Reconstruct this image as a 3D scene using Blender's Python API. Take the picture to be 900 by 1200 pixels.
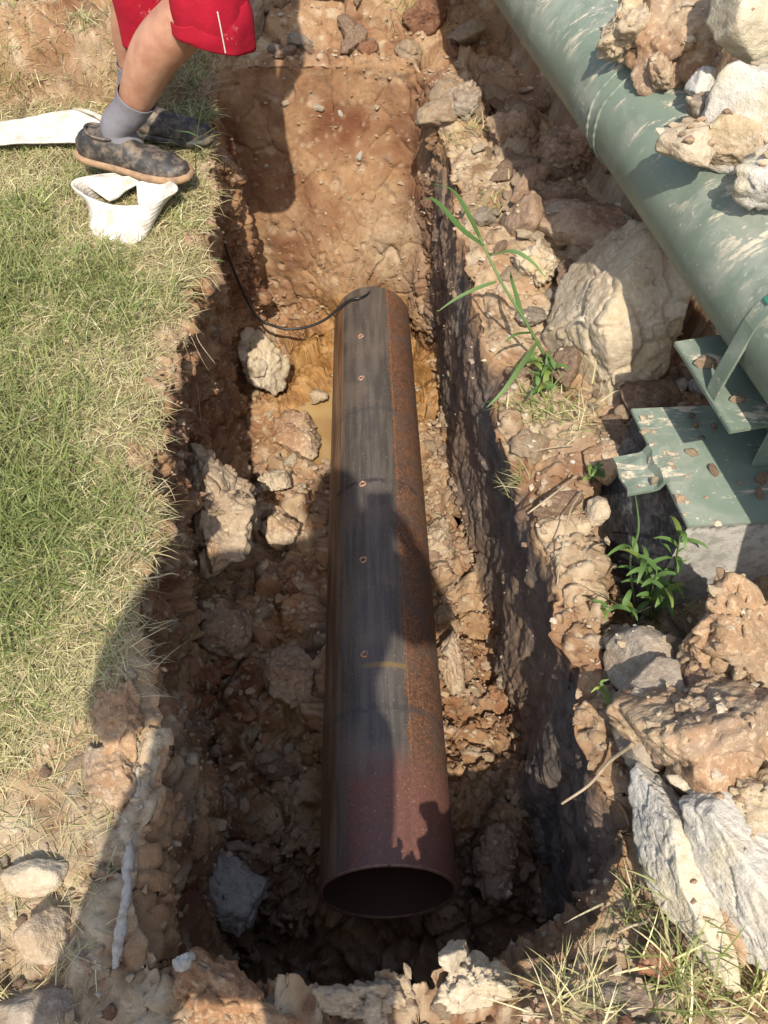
import bpy, bmesh, math, random
import numpy as np
from mathutils import Vector, Matrix

for o in list(bpy.data.objects): bpy.data.objects.remove(o)
SC = bpy.context.scene
COL = SC.collection
RAD = math.radians

# ------------------------------------------------------------------ camera, sky, sun, exposure
CAM_H, PITCH, FPX = 1.32, RAD(53), 1000.0
cd = bpy.data.cameras.new('camera'); cam = bpy.data.objects.new('camera', cd); COL.objects.link(cam)
cam.location = (0, 0, CAM_H); cam.rotation_euler = (math.pi / 2 - PITCH, 0, 0)
cd.sensor_fit = 'VERTICAL'; cd.sensor_height = 24.0; cd.lens = 24.0 * FPX / 1200.0
cd.clip_start = 0.02; cd.clip_end = 500
SC.camera = cam

SUN_EL, SUN_AZ = RAD(52.5), RAD(-0.5)         # light travels towards +Y, a touch to +X
LDIR = Vector((math.sin(SUN_AZ) * math.cos(SUN_EL), math.cos(SUN_AZ) * math.cos(SUN_EL), -math.sin(SUN_EL)))
w = bpy.data.worlds.new('World'); SC.world = w; w.use_nodes = True
wn = w.node_tree.nodes; wl = w.node_tree.links
bg = wn['Background']; sky = wn.new('ShaderNodeTexSky'); sky.sky_type = 'NISHITA'; sky.sun_disc = False
sky.sun_elevation = SUN_EL; sky.sun_rotation = math.pi + SUN_AZ
sky.air_density = 1.2; sky.dust_density = 2.2; sky.ozone_density = 1.0
wl.new(sky.outputs[0], bg.inputs[0]); bg.inputs[1].default_value = 0.15
sd = bpy.data.lights.new('sun', 'SUN'); sd.energy = 4.1; sd.angle = RAD(0.6); sd.color = (1.0, 0.93, 0.82)
so = bpy.data.objects.new('sun', sd); COL.objects.link(so)
so.rotation_euler = LDIR.to_track_quat('-Z', 'Y').to_euler(); so.location = (-1, -6, 8)
SC.view_settings.view_transform = 'Standard'; SC.view_settings.look = 'None'
SC.view_settings.exposure = 0.50; SC.view_settings.gamma = 1.0; SC.view_settings.use_curve_mapping = False
SC.render.engine = 'CYCLES'
SC.cycles.max_bounces = 6; SC.cycles.diffuse_bounces = 4

# ------------------------------------------------------------------ numpy noise
def _h(ix, iy, iz, s):
    n = (ix.astype(np.int64) * 73856093) ^ (iy.astype(np.int64) * 19349663) ^ (iz.astype(np.int64) * 83492791) ^ (s * 2654435761)
    n = n & 0xffffffff
    n = ((n ^ (n >> 15)) * 2246822519) & 0xffffffff
    n = ((n ^ (n >> 13)) * 3266489917) & 0xffffffff
    return (n ^ (n >> 16)) & 0xffffffff
def _u(ix, iy, iz, s): return _h(ix, iy, iz, s).astype(np.float64) / 4294967295.0
def vnoise(p, scale=1.0, seed=0):
    q = np.asarray(p, float) * scale; i = np.floor(q).astype(np.int64); f = q - i
    f = f * f * f * (f * (f * 6 - 15) + 10); r = 0
    for dx in (0, 1):
        wx = f[:, 0] if dx else 1 - f[:, 0]
        for dy in (0, 1):
            wy = f[:, 1] if dy else 1 - f[:, 1]
            for dz in (0, 1):
                wz = f[:, 2] if dz else 1 - f[:, 2]
                r = r + wx * wy * wz * _u(i[:, 0] + dx, i[:, 1] + dy, i[:, 2] + dz, seed)
    return r * 2 - 1
def fbm(p, scale=1.0, octv=4, seed=0, gain=.5):
    a, r, t = 1.0, 0, 0
    for k in range(octv):
        r = r + a * vnoise(p, scale * 2.03 ** k, seed + 17 * k); t += a; a *= gain
    return r / t
def worley(p, scale=1.0, seed=0, facet=False):
    q = np.asarray(p, float) * scale; i = np.floor(q).astype(np.int64); f = q - i
    n = len(q); f1 = np.full(n, 9.); f2 = np.full(n, 9.); idv = np.zeros(n); fc = np.zeros(n)
    for dx in (-1, 0, 1):
        for dy in (-1, 0, 1):
            for dz in (-1, 0, 1):
                a, b, c = i[:, 0] + dx, i[:, 1] + dy, i[:, 2] + dz
                h = _h(a, b, c, seed)
                ox = dx + (h & 1023) / 1023. - f[:, 0]; oy = dy + ((h >> 10) & 1023) / 1023. - f[:, 1]; oz = dz + ((h >> 20) & 1023) / 1023. - f[:, 2]
                d = np.sqrt(ox * ox + oy * oy + oz * oz)
                m = d < f1
                f2 = np.where(m, f1, np.minimum(f2, d)); k = ((h * 7919) & 0xffff) / 65535.
                idv = np.where(m, k, idv)
                if facet: fc = np.where(m, ox * np.cos(k * 611) + oy * np.sin(k * 611) + oz * np.cos(k * 937), fc)
                f1 = np.where(m, d, f1)
    return (f1, f2, idv, fc) if facet else (f1, f2, idv)
def lumps(f1, f2, idv, fc):
    """broken clay: tilted facets at uneven heights with crevices between, about 0 on average"""
    return .55 * (idv - .5) + .75 * fc - .38 * np.exp(-((f2 - f1) / .09) ** 2) + .35 * (np.sqrt(np.clip(1 - f1 ** 2, 0, 1)) - .75) + .08
def sst(a, b, x):
    t = np.clip((x - a) / (b - a), 0, 1); return t * t * (3 - 2 * t)

# ------------------------------------------------------------------ object helpers
def prop(o, label=None, cat=None, group=None, kind=None):
    if label: o['label'] = label
    if cat: o['category'] = cat
    if group: o['group'] = group
    if kind: o['kind'] = kind
    return o
def link(name, me, mat=None, parent=None):
    o = bpy.data.objects.new(name, me); COL.objects.link(o)
    if mat and me and not me.materials: me.materials.append(mat)
    if parent: o.parent = parent
    return o
def empty(name, loc=(0, 0, 0)):
    o = bpy.data.objects.new(name, None); COL.objects.link(o); o.location = loc; o.empty_display_size = .05
    return o
def npmesh(name, verts, facesets, smooth=True):
    me = bpy.data.meshes.new(name); verts = np.asarray(verts, np.float32)
    me.vertices.add(len(verts)); me.vertices.foreach_set('co', verts.ravel())
    fs = [np.asarray(f, np.int32) for f in facesets if len(f)]
    loops = np.concatenate([f.ravel() for f in fs]); tot = np.concatenate([np.full(len(f), f.shape[1], np.int32) for f in fs])
    st = np.concatenate([[0], np.cumsum(tot)[:-1]]).astype(np.int32)
    me.loops.add(len(loops)); me.loops.foreach_set('vertex_index', loops)
    me.polygons.add(len(tot)); me.polygons.foreach_set('loop_start', st)
    me.polygons.foreach_set('use_smooth', np.full(len(tot), smooth))
    me.update(calc_edges=True); me.validate()
    return me
def attr(me, name, vals, typ='FLOAT'):
    a = me.attributes.new(name, typ, 'POINT')
    a.data.foreach_set('value' if typ == 'FLOAT' else 'color', np.asarray(vals, np.float32).ravel())
def cat_rom(pts, n):
    P = np.asarray(pts, float)
    if len(P) == 2: return P[0] + (P[1] - P[0]) * np.linspace(0, 1, n)[:, None]
    Q = np.vstack([2 * P[0] - P[1], P, 2 * P[-1] - P[-2]])
    t = np.linspace(0, len(P) - 1 - 1e-9, n); i = t.astype(int); f = (t - i)[:, None]
    a, b, c, d = Q[i], Q[i + 1], Q[i + 2], Q[i + 3]
    return .5 * (2 * b + (c - a) * f + (2 * a - 5 * b + 4 * c - d) * f ** 2 + (3 * b - a - 3 * c + d) * f ** 3)
def frames(P, up=(0, 0, 1)):
    T = np.gradient(P, axis=0); T /= np.linalg.norm(T, axis=1)[:, None] + 1e-12
    S = np.zeros_like(P); s = np.cross(T[0], up)
    if np.linalg.norm(s) < 1e-3: s = np.cross(T[0], (1, 0, 0))
    s /= np.linalg.norm(s)
    for k in range(len(P)):
        s = s - T[k] * (s @ T[k]); s /= np.linalg.norm(s); S[k] = s
    return T, S, np.cross(S, T)
def tube(pts, rad, segs=12, n=None, cap=True, up=(0, 0, 1)):
    """pts control points, rad list of r or (rs, rn); catmull-rom; returns verts, quads, tris"""
    n = n or (len(pts) - 1) * 6 + 1
    P = cat_rom(pts, n)
    R = np.array([(r, r) if np.isscalar(r) else r for r in rad], float)
    R = np.maximum(cat_rom(np.hstack([R, np.zeros((len(R), 1))]), n)[:, :2], 1e-4)
    T, S, N = frames(P, up)
    ph = np.linspace(0, 2 * np.pi, segs, endpoint=False)
    V = P[:, None] + R[:, :1, None] * np.cos(ph)[None, :, None] * S[:, None] + R[:, 1:, None] * np.sin(ph)[None, :, None] * N[:, None]
    V = V.reshape(-1, 3)
    i, j = np.meshgrid(np.arange(n - 1), np.arange(segs), indexing='ij')
    a = i * segs + j; b = i * segs + (j + 1) % segs
    q = np.stack([a, b, b + segs, a + segs], -1).reshape(-1, 4)
    tr = []
    if cap:
        c0, c1 = len(V), len(V) + 1
        V = np.vstack([V, P[0], P[-1]])
        for k in range(segs):
            tr.append((c0, (k + 1) % segs, k)); tr.append((c1, (n - 1) * segs + k, (n - 1) * segs + (k + 1) % segs))
    return V, q, np.array(tr, int).reshape(-1, 3)
def tube_obj(name, pts, rad, mat, parent=None, **k):
    V, q, t = tube(pts, rad, **k); return link(name, npmesh(name, V, [q, t]), mat, parent)
def merge(parts):
    V, Q, T, n = [], [], [], 0
    for v, q, t in parts:
        V.append(v)
        if len(q): Q.append(np.asarray(q) + n)
        if len(t): T.append(np.asarray(t) + n)
        n += len(v)
    return np.vstack(V), (np.vstack(Q) if Q else np.zeros((0, 4), int)), (np.vstack(T) if T else np.zeros((0, 3), int))
def prism(name, poly, z0, z1, mat, parent=None, bevel=.002):
    """plan polygon extruded from z0 to z1 with bevelled edges"""
    bm = bmesh.new(); vs = [bm.verts.new((x, y, z0)) for x, y in poly]; f = bm.faces.new(vs)
    r = bmesh.ops.extrude_face_region(bm, geom=[f]); bmesh.ops.translate(bm, verts=[v for v in r['geom'] if isinstance(v, bmesh.types.BMVert)], vec=(0, 0, z1 - z0))
    bmesh.ops.recalc_face_normals(bm, faces=bm.faces)
    if bevel: bmesh.ops.bevel(bm, geom=list(bm.edges), offset=bevel, segments=2, affect='EDGES')
    me = bpy.data.meshes.new(name); bm.to_mesh(me); bm.free()
    return link(name, me, mat, parent)

# pixel of the 900x1200 picture + height -> place on that level
_F = np.array([0, math.cos(PITCH), -math.sin(PITCH)]); _U = np.array([0, math.sin(PITCH), math.cos(PITCH)])
def at(u, v, z=0.0):
    r = np.array([(u - 450) / FPX, 0, 0]) + _U * (600 - v) / FPX + _F
    t = (z - CAM_H) / r[2]
    return np.array([r[0] * t, r[1] * t, z])

# ------------------------------------------------------------------ materials
def newmat(name):
    m = bpy.data.materials.new(name); m.use_nodes = True
    nt = m.node_tree; b = nt.nodes['Principled BSDF']
    return m, nt, b
class G:
    """tiny node graph writer"""
    def __init__(s, nt): s.nt = nt
    def n(s, t, **k):
        x = s.nt.nodes.new('ShaderNode' + t)
        for a, v in k.items(): setattr(x, a, v)
        return x
    def set(s, sock, v):
        if isinstance(v, bpy.types.NodeSocket): s.nt.links.new(v, sock)
        elif isinstance(v, (tuple, list)) and len(v) == 3 and sock.type == 'RGBA': sock.default_value = (*v, 1)
        else: sock.default_value = v
    def math(s, op, a, b=0.0, c=0.0, clamp=False):
        x = s.n('Math', operation=op, use_clamp=clamp); s.set(x.inputs[0], a); s.set(x.inputs[1], b); s.set(x.inputs[2], c); return x.outputs[0]
    def mix(s, f, a, b, mode='MIX'):
        x = s.n('Mix', data_type='RGBA', blend_type=mode); s.set(x.inputs[0], f); s.set(x.inputs[6], a); s.set(x.inputs[7], b); return x.outputs[2]
    def noise(s, vec, scale, detail=4, rough=.55, dist=0.0):
        x = s.n('TexNoise'); s.set(x.inputs['Vector'], vec); x.inputs['Scale'].default_value = scale; x.inputs['Detail'].default_value = detail
        x.inputs['Roughness'].default_value = rough; x.inputs['Distortion'].default_value = dist; return x.outputs['Fac']
    def voro(s, vec, scale, feat='F1', out='Distance'):
        x = s.n('TexVoronoi', feature=feat); s.set(x.inputs['Vector'], vec); x.inputs['Scale'].default_value = scale; return x.outputs[out]
    def ramp(s, f, stops):
        x = s.n('ValToRGB'); s.set(x.inputs[0], f); e = x.color_ramp.elements
        while len(e) < len(stops): e.new(.5)
        for k, (p, c) in enumerate(stops):
            e[k].position = p; e[k].color = (*c, 1) if len(c) == 3 else c
        return x.outputs[0]
    def rng(s, f, a, b, c=0.0, d=1.0):
        x = s.n('MapRange', interpolation_type='SMOOTHSTEP'); s.set(x.inputs[0], f)
        for k, v in enumerate((a, b, c, d)): x.inputs[k + 1].default_value = v
        return x.outputs[0]
    def attr(s, name, out='Fac'):
        x = s.n('Attribute', attribute_name=name); return x.outputs[out]
    def bump(s, h, strength, dist, prev=None):
        x = s.n('Bump'); s.set(x.inputs['Height'], h); x.inputs['Strength'].default_value = strength; x.inputs['Distance'].default_value = dist
        if prev is not None: s.set(x.inputs['Normal'], prev)
        return x.outputs['Normal']
    def objco(s, rnd=True):
        t = s.n('TexCoord').outputs['Object']
        if not rnd: return t
        i = s.n('ObjectInfo').outputs['Random']
        x = s.n('VectorMath', operation='ADD'); s.set(x.inputs[0], t)
        cx = s.n('CombineXYZ'); m = s.math('MULTIPLY', i, 37.0)
        for k in range(3): s.set(cx.inputs[k], m)
        s.set(x.inputs[1], cx.outputs[0]); return x.outputs[0]

def clay(name, stops, pale=(.50, .40, .28), pale_amt=.5, rough=.92, streak=None, streak_amt=0, terrain=False, spec=.2, var=.25):
    m, nt, b = newmat(name); g = G(nt); co = g.objco(not terrain)
    fine = g.noise(co, 85, 4, .7)
    if terrain: base = g.attr('col', 'Color')
    else:
        base = g.ramp(g.noise(co, 6.5, 4, .62, .3), stops)
        if streak: base = g.mix(g.math('MULTIPLY', g.rng(g.noise(co, 3.4, 3, .6, 1.0), .50, .64), streak_amt), base, streak)
        base = g.mix(g.math('MULTIPLY', g.rng(fine, .50, .64), pale_amt), base, pale)
    v = g.math('MULTIPLY_ADD', fine, var * 2, 1 - var)
    x = g.n('VectorMath', operation='SCALE'); g.set(x.inputs[0], base); g.set(x.inputs[3], v)
    g.set(b.inputs['Base Color'], x.outputs[0])
    if terrain: g.set(b.inputs['Roughness'], g.math('MULTIPLY_ADD', g.attr('wet'), -.45, rough))
    else: b.inputs['Roughness'].default_value = rough
    b.inputs['Specular IOR Level'].default_value = spec
    h = g.math('MULTIPLY_ADD', g.noise(co, 260, 3, .7), .35, fine)
    g.set(b.inputs['Normal'], g.bump(h, .75, .006))
    return m
M = {}
BROWN = [(.28, (.155, .090, .056)), (.42, (.225, .142, .092)), (.55, (.29, .195, .128)), (.70, (.36, .26, .175))]
M['ground'] = clay('soil', None, terrain=True, var=.22)
M['brown'] = clay('brown_clay', BROWN, pale_amt=.28)
M['red'] = clay('red_clay', [(.3, (.17, .065, .035)), (.5, (.27, .125, .07)), (.7, (.34, .20, .12))], pale_amt=.3)
M['pale'] = clay('pale_clay', [(.3, (.26, .175, .11)), (.5, (.37, .275, .18)), (.7, (.46, .365, .25))], pale=(.53, .44, .32), pale_amt=.45, streak=(.36, .19, .085), streak_amt=.5)
M['cream'] = clay('cream_clay', [(.3, (.34, .255, .165)), (.5, (.45, .36, .25)), (.7, (.53, .445, .325))], pale=(.57, .50, .385), pale_amt=.4, streak=(.45, .33, .15), streak_amt=.35)
M['orange'] = clay('orange_clay', [(.3, (.24, .115, .055)), (.5, (.35, .195, .10)), (.7, (.43, .285, .165))], pale=(.50, .39, .25), pale_amt=.45)
M['mottled'] = clay('mottled_clay', [(.3, (.21, .095, .045)), (.5, (.33, .20, .115)), (.68, (.44, .32, .20))], pale=(.54, .43, .29), pale_amt=.5, streak=(.25, .205, .16), streak_amt=.5)
M['grey'] = clay('grey_clay', [(.3, (.215, .165, .12)), (.5, (.305, .25, .19)), (.7, (.385, .325, .255))], pale=(.47, .40, .31), pale_amt=.35, streak=(.30, .20, .12), streak_amt=.5)
M['white'] = clay('white_clay', [(.3, (.37, .33, .275)), (.5, (.47, .435, .375)), (.7, (.55, .515, .455))], pale=(.60, .56, .49), pale_amt=.35, streak=(.54, .44, .24), streak_amt=.5, var=.12)
M['darkgrey'] = clay('dark_grey_clay', [(.3, (.24, .215, .18)), (.5, (.33, .295, .25)), (.7, (.39, .355, .30))], pale=(.44, .39, .32), pale_amt=.25)

def plain(name, c, rough=.6, metal=0, spec=.5, nscale=0, namt=.2, c2=None, bump=0, bscale=200):
    m, nt, b = newmat(name); g = G(nt)
    b.inputs['Roughness'].default_value = rough; b.inputs['Metallic'].default_value = metal; b.inputs['Specular IOR Level'].default_value = spec
    b.inputs['Base Color'].default_value = (*c, 1)
    co = g.objco(True)
    if nscale: g.set(b.inputs['Base Color'], g.mix(g.rng(g.noise(co, nscale, 5, .65), .4, .7), c, c2 or tuple(x * (1 - namt) for x in c)))
    if bump: g.set(b.inputs['Normal'], g.bump(g.noise(co, bscale, 5, .65), bump, .003))
    return m

# ------------------------------------------------------------------ ground with the trench
# lip of the trench, going round: picture point, level, how far the foot of the wall stands in from the lip
LIP = [(250, 90, .0, .10), (248, 135, 0, .03), (247, 190, 0, -.02), (250, 240, 0, -.03), (240, 300, 0, -.04), (222, 360, 0, -.05), (205, 430, 0, -.05),
       (195, 500, 0, -.04), (185, 580, 0, -.02), (172, 650, 0, 0), (163, 710, 0, .02), (176, 780, 0, .03), (188, 850, 0, .03), (178, 920, 0, .02),
       (168, 1000, 0, .02), (172, 1075, 0, .02), (205, 1128, 0, .01), (300, 1160, 0, -.01), (400, 1168, 0, -.01), (505, 1156, 0, .0), (590, 1118, -.02, .03),
       (660, 1088, -.03, .06), (722, 1020, -.05, -.012), (716, 930, -.05, -.012), (690, 850, -.05, -.012), (664, 760, -.05, -.012), (642, 660, -.05, -.012), (612, 560, -.05, -.012),
       (580, 450, -.05, -.012), (556, 350, -.04, -.012), (538, 260, -.03, -.012), (520, 180, -.02, -.012), (508, 115, 0, .12), (490, 80, 0, .28), (420, 72, 0, .36), (330, 72, 0, .36), (275, 78, 0, .26)]
GP_X0, GP_K, GP_Z, GP_R = .87, -.22, .445, .105           # the green pipe's axis: x = X0 + K*y
def gp_x(y): return GP_X0 + GP_K * y
def floor_z(x, y):
    z = np.interp(y, [0, .25, .5, .8, 1.2, 1.6, 1.85, 2.1, 2.4, 3], [-.84, -.82, -.72, -.61, -.60, -.66, -.76, -.82, -.83, -.83])
    d = np.abs(x + .02)
    z = z - .10 * sst(.10, .20, d) * sst(.5, .8, y) * sst(2.2, 1.7, y)     # falls off from the pipe's bed to both sides
    z = z - .13 * np.exp(-((x + .52) / .10) ** 2 - ((y - 1.75) / .28) ** 2) # hollow under the left lip
    z = z - .12 * np.exp(-((x + .25) / .2) ** 2 - ((y - .36) / .13) ** 2)   # pit at the near end
    z = z - .06 * np.exp(-((x - .27) / .08) ** 2 - ((y - 1.0) / .5) ** 2)
    return z
def bank_z(x, y):
    z = np.zeros_like(x) + .012 * np.sin(x * 3.1 + 1) * np.cos(y * 2.3)
    right = sst(.0, .25, x - .1) * sst(.1, .35, y)
    z = z - .04 * right
    s = x - gp_x(y)                                                          # spoil heap behind the green pipe
    z = z + (.56 * sst(.145, .25, s) + .22 * sst(.13, .9, s)) * sst(.85, 1.25, y) * sst(6, 4, y)
    z = z + (.20 * sst(.46, .75, x) + .30 * sst(.75, 1.4, x)) * sst(1.0, .85, y) * sst(-.6, .2, y)
    z = z + .05 * sst(.12, .4, x) * sst(1.5, 1.9, y) * sst(4, 3, y)
    z = z + .10 * sst(2.86, 3.05, y) * sst(6.5, 4.5, y) + .38 * sst(3.0, 3.6, y) * sst(7, 5, y)  # heap behind the far end
    z = z + .19 * sst(2.55, 2.63, y + .05 * np.sin(x * 7)) * sst(-.60, -.72, x) * sst(2.95, 2.75, y)
    z = z - .15 * sst(.40, .47, x) * sst(.58, .72, y) * sst(1.22, 1.05, y) * sst(.95, .8, x)
    z = z - .03 * sst(.75, .45, y) * sst(-.2, -.35, x) * sst(-.4, .1, y)
    return z
S = np.array([np.append(at(u, v, z), ins) for u, v, z, ins in LIP])
K = len(S)
NA = 1500
def closed(P, n):
    Q = np.vstack([P[-1:], P, P[:2]]); L = np.linalg.norm(np.diff(np.vstack([P, P[:1]])[:, :2], axis=0), axis=1); c = np.concatenate([[0], np.cumsum(L)])
    s = np.linspace(0, c[-1], n, endpoint=False); i = np.clip(np.searchsorted(c, s, side='right') - 1, 0, len(P) - 1); f = ((s - c[i]) / L[i])[:, None]
    a, b, cc, d = Q[i], Q[i + 1], Q[i + 2], Q[i + 3]
    return .5 * (2 * b + (cc - a) * f + (2 * a - 5 * b + 4 * cc - d) * f ** 2 + (3 * b - a - 3 * cc + d) * f ** 3)
C4 = closed(S, NA); lip = C4[:, :3].copy(); inset = C4[:, 3]
cen = np.stack([np.full(NA, -.10), np.clip(lip[:, 1], .50, 2.30)], 1)
odir = lip[:, :2] - cen; odir /= np.linalg.norm(odir, axis=1)[:, None]
jag = .030 * fbm(lip, 9, 4, 3) + .026 * fbm(lip, 4, 2, 6) + .022 * (worley(lip, 13, 5)[2] - .5)          # broken edge
lip0 = lip.copy(); far = sst(2.55, 2.7, lip[:, 1]); jag = jag + far * .045 * fbm(lip, 6, 3, 7); lip[:, :2] += odir * (jag * (1 - .3 * far))[:, None]
foot = lip0.copy(); foot[:, :2] -= odir * (inset + .03 * fbm(lip0, 5, 2, 14))[:, None]
RO, RW, RF = 165, 150, 66
g1 = np.linspace(0, 1, RO); offs = (1.25 * g1[::-1] ** 1.35)                  # fine out to 1.25 m
big = 1.25 * 1.22 ** np.arange(24, 0, -1)                                    # then out to the horizon
offs = np.concatenate([big, offs]); rows = []
for o in offs:
    xy = lip[:, :2] + odir * o
    b = bank_z(xy[:, 0], xy[:, 1]); k = math.exp(-(o / .06) ** 2)
    rows.append(np.column_stack([xy, b * (1 - k) + k * (lip[:, 2] * .6 + b * .4) - .018 * math.exp(-(o / .02) ** 2)]))
zl = rows[-1][:, 2]
zf = floor_z(foot[:, 0], foot[:, 1])
isl = sst(-.3, -.42, lip[:, 0]) * sst(2.5, 2.3, lip[:, 1]) * sst(.6, .9, lip[:, 1])
for k in range(1, RW + 1):
    t = k / RW
    xy = lip0[:, :2] + (foot[:, :2] - lip0[:, :2]) * t + (lip - lip0)[:, :2] * math.exp(-t * 9)
    bul = np.sin(np.pi * t) * (-.035 * isl) + (.02 - .025 * (lip[:, 0] > .1)) * np.sin(np.pi * t) * (1 - isl) * (1 - far)
    bul = bul + .06 * far * np.sin(np.pi * t) * t
    xy = xy - odir * bul[:, None]
    rows.append(np.column_stack([xy, zl + (zf - zl) * (t ** .93)]))
for k in range(1, RF + 1):
    t = k / RF
    c2 = cen.copy(); c2[:, 0] = -.02; c2[:, 1] = np.clip(foot[:, 1], .62, 2.1)
    xy = foot[:, :2] * (1 - t) + c2 * t
    rows.append(np.column_stack([xy, floor_z(xy[:, 0], xy[:, 1])]))
NR = len(rows); G3 = np.array(rows)                                          # NR x NA x 3
ROUT = len(offs)
dA = np.roll(G3, -1, 1) - np.roll(G3, 1, 1); dR = np.gradient(G3, axis=0)
Nn = np.cross(dA, dR); ln = np.linalg.norm(Nn, axis=2, keepdims=True); Nn /= ln + 1e-12
if Nn[5, :, 2].mean() < 0: Nn = -Nn
Nn[-6:] = (0, 0, 1)
P = G3.reshape(-1, 3); N = Nn.reshape(-1, 3)
ring = np.repeat(np.arange(NR), NA); aidx = np.tile(np.arange(NA), NR)
rin = ring - (ROUT - 1)                                                      # <0 bank, 0..RW wall, above: floor
lipx, lipy = lip[aidx, 0], lip[aidx, 1]
near = sst(2.2, 1.0, np.repeat(np.concatenate([offs, np.zeros(NR - ROUT)]), NA))
wallw = sst(-3, 4, rin) * sst(RW + 4, RW - 20, rin)
floorw = sst(RW - 25, RW + 5, rin)
bankw = sst(1, -6, rin)
rightw = wallw * sst(.12, .2, lipx) * sst(2.72, 2.5, lipy) * sst(.25, .45, lipy)
farw = wallw * sst(2.5, 2.66, lipy)
leftw = np.clip(wallw - rightw - farw, 0, 1)
offv = np.repeat(np.concatenate([offs, np.zeros(NR - ROUT)]), NA); lawn = sst(3, -2, rin) * np.maximum(sst(.0, .012, offv - .045 * sst(-.15, .45, fbm(P * (1, 1, 0), 8, 3, 19))), .0) * (lipx < -.3) * (P[:, 0] < -.35) * sst(.65, .78, P[:, 1] - 1.35 * (P[:, 0] + .44) * sst(-.30, -.44, P[:, 0]) * (P[:, 0] > -.95) + .69 * (P[:, 0] <= -.95) + .10 * fbm(P, 6, 3, 9)) * sst(2.62, 2.5, P[:, 1])
rbank = bankw * np.clip(1 - lawn, 0, 1)
warp = P + .02 * np.stack([fbm(P, 11, 2, 21), fbm(P, 11, 2, 22), fbm(P, 11, 2, 23)], 1)
f1a, f2a, ida, fca = worley(warp, 9, 31, True)
f1b, f2b, idb, fcb = worley(warp, 24, 32, True)
f1c, f2c, idc, fcc = worley(warp, 58, 33, True)
bigf = fbm(P, 3.2, 4, 41); midf = fbm(P, 14, 4, 42)
lump_a = lumps(f1a, f2a, ida, fca); lump_b = lumps(f1b, f2b, idb, fcb); lump_c = lumps(f1c, f2c, idc, fcc)
crack = sst(.07, .0, f2a - f1a + .03 * midf) * sst(-.15, .2, fbm(P, 5, 2, 44))
steep = rbank * sst(.11, .15, P[:, 0] - gp_x(P[:, 1])) * sst(.36, .28, P[:, 0] - gp_x(P[:, 1])) * sst(.8, 1.1, P[:, 1]); nsh = (leftw + rbank) * sst(.95, .75, P[:, 1]) * (P[:, 0] < -.2)
rough = (leftw * 1.1 + rbank * .8) * (1 - .8 * steep) * (1 - .42 * nsh) + floorw * 1.25 + farw * .50 + rightw * .22 + lawn * .12
D = .055 * (bigf) * (leftw * .9 + floorw * .5 + rbank * .45 * (1 - .7 * steep) + rightw * .55 + farw * .5 + lawn * .15)
finef = fbm(P, 48, 4, 43, .6); lw = 1 - .85 * farw
D += rough * (lw * ((.034 + .022 * floorw) * lump_a + .0135 * lump_b * (.5 + sst(-.2, .3, bigf)) + .0055 * lump_c) + .016 * midf + .0075 * finef)
pit_ = sst(.86, .93, idb) * sst(.55, .25, f1b) * farw; D -= .022 * pit_ * (.5 + .5 * midf)
stone_ = sst(.05, .01, idb) * farw; D += .008 * stone_ * sst(.6, .3, f1b)
D += rough * (1 - lawn) * (1 - .6 * farw) * .0030 * lumps(*worley(warp + .004 * np.stack([midf, bigf, midf], 1), 120, 34, True))
D -= crack * (farw * .6 + floorw * .7 + leftw * .7) * .014
scr = fbm(np.column_stack([P[:, 0] * 14, P[:, 1] * 14, P[:, 2] * 2.2]), 1, 4, 51)  # bucket scrapes on the right wall
D += rightw * (.018 * scr + .007 * fbm(P * (1, 1, .35), 30, 3, 52))
scf = fbm(np.column_stack([P[:, 0] * 16, P[:, 1] * 5, P[:, 2] * 3]), 1, 3, 54)
D += farw * .006 * scf
ridge = bankw * sst(-9, -1, rin) * sst(.35, .2, lipy) * sst(-.45, -.3, lipx) * sst(.3, .12, lipx)  # ragged crest at the near edge
D += ridge * (.025 + .05 * lump_b + .03 * lump_a)
pitw = floorw * sst(.17, .08, np.hypot((P[:, 0] + .18 + .04 * midf) / 1.0, (P[:, 1] - 1.99 + .06 * bigf) / 1.5)); D *= 1 - .5 * pitw  # smooth under the puddle
D *= .25 + .75 * near
P = P + N * D[:, None]
P[:, 2] -= .05 * pitw
dpx = np.abs(P[:, 0] - (-.02)); pipe_zc = -.458 + (P[:, 1] - .41) * (-.266 / 1.976)
inpipe = (floorw > .3) & (dpx < .14) & (P[:, 1] > .3) & (P[:, 1] < 2.45)
P[:, 2] = np.where(inpipe, np.minimum(P[:, 2], pipe_zc - .02 - .10 * sst(.14, .02, dpx)), P[:, 2])
wetm = np.clip(floorw + farw * sst(-.62, -.72, P[:, 2]), 0, 1) * sst(.46, .22, np.hypot((P[:, 0] + .10), (P[:, 1] - 2.22) / 1.05)) * sst(-.60, -.70, P[:, 2])
wetm = np.clip(wetm + .0, 0, 1)
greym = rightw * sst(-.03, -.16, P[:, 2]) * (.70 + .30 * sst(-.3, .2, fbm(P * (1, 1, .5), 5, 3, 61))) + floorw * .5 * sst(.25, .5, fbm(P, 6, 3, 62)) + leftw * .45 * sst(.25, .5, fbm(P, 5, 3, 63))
palem = rbank * (.32 + .55 * sst(-.35, .25, fbm(P, 7, 4, 64))) * (1 - .0 * farw) + floorw * .45 * sst(-.05, .4, fbm(P, 9, 4, 65)) + farw * .28 * sst(.05, .5, fbm(P, 4, 4, 66))
palem += .5 * farw * sst(.25, .1, np.hypot(P[:, 0] - .05, P[:, 2] + .55))
palem += .40 * floorw * sst(1.15, 1.4, P[:, 1]) * sst(2.05, 1.85, P[:, 1]) * sst(-.3, .3, fbm(P, 10, 3, 67))
palem *= 1 - .75 * sst(2.4, 2.8, P[:, 1]) * rbank
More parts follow.
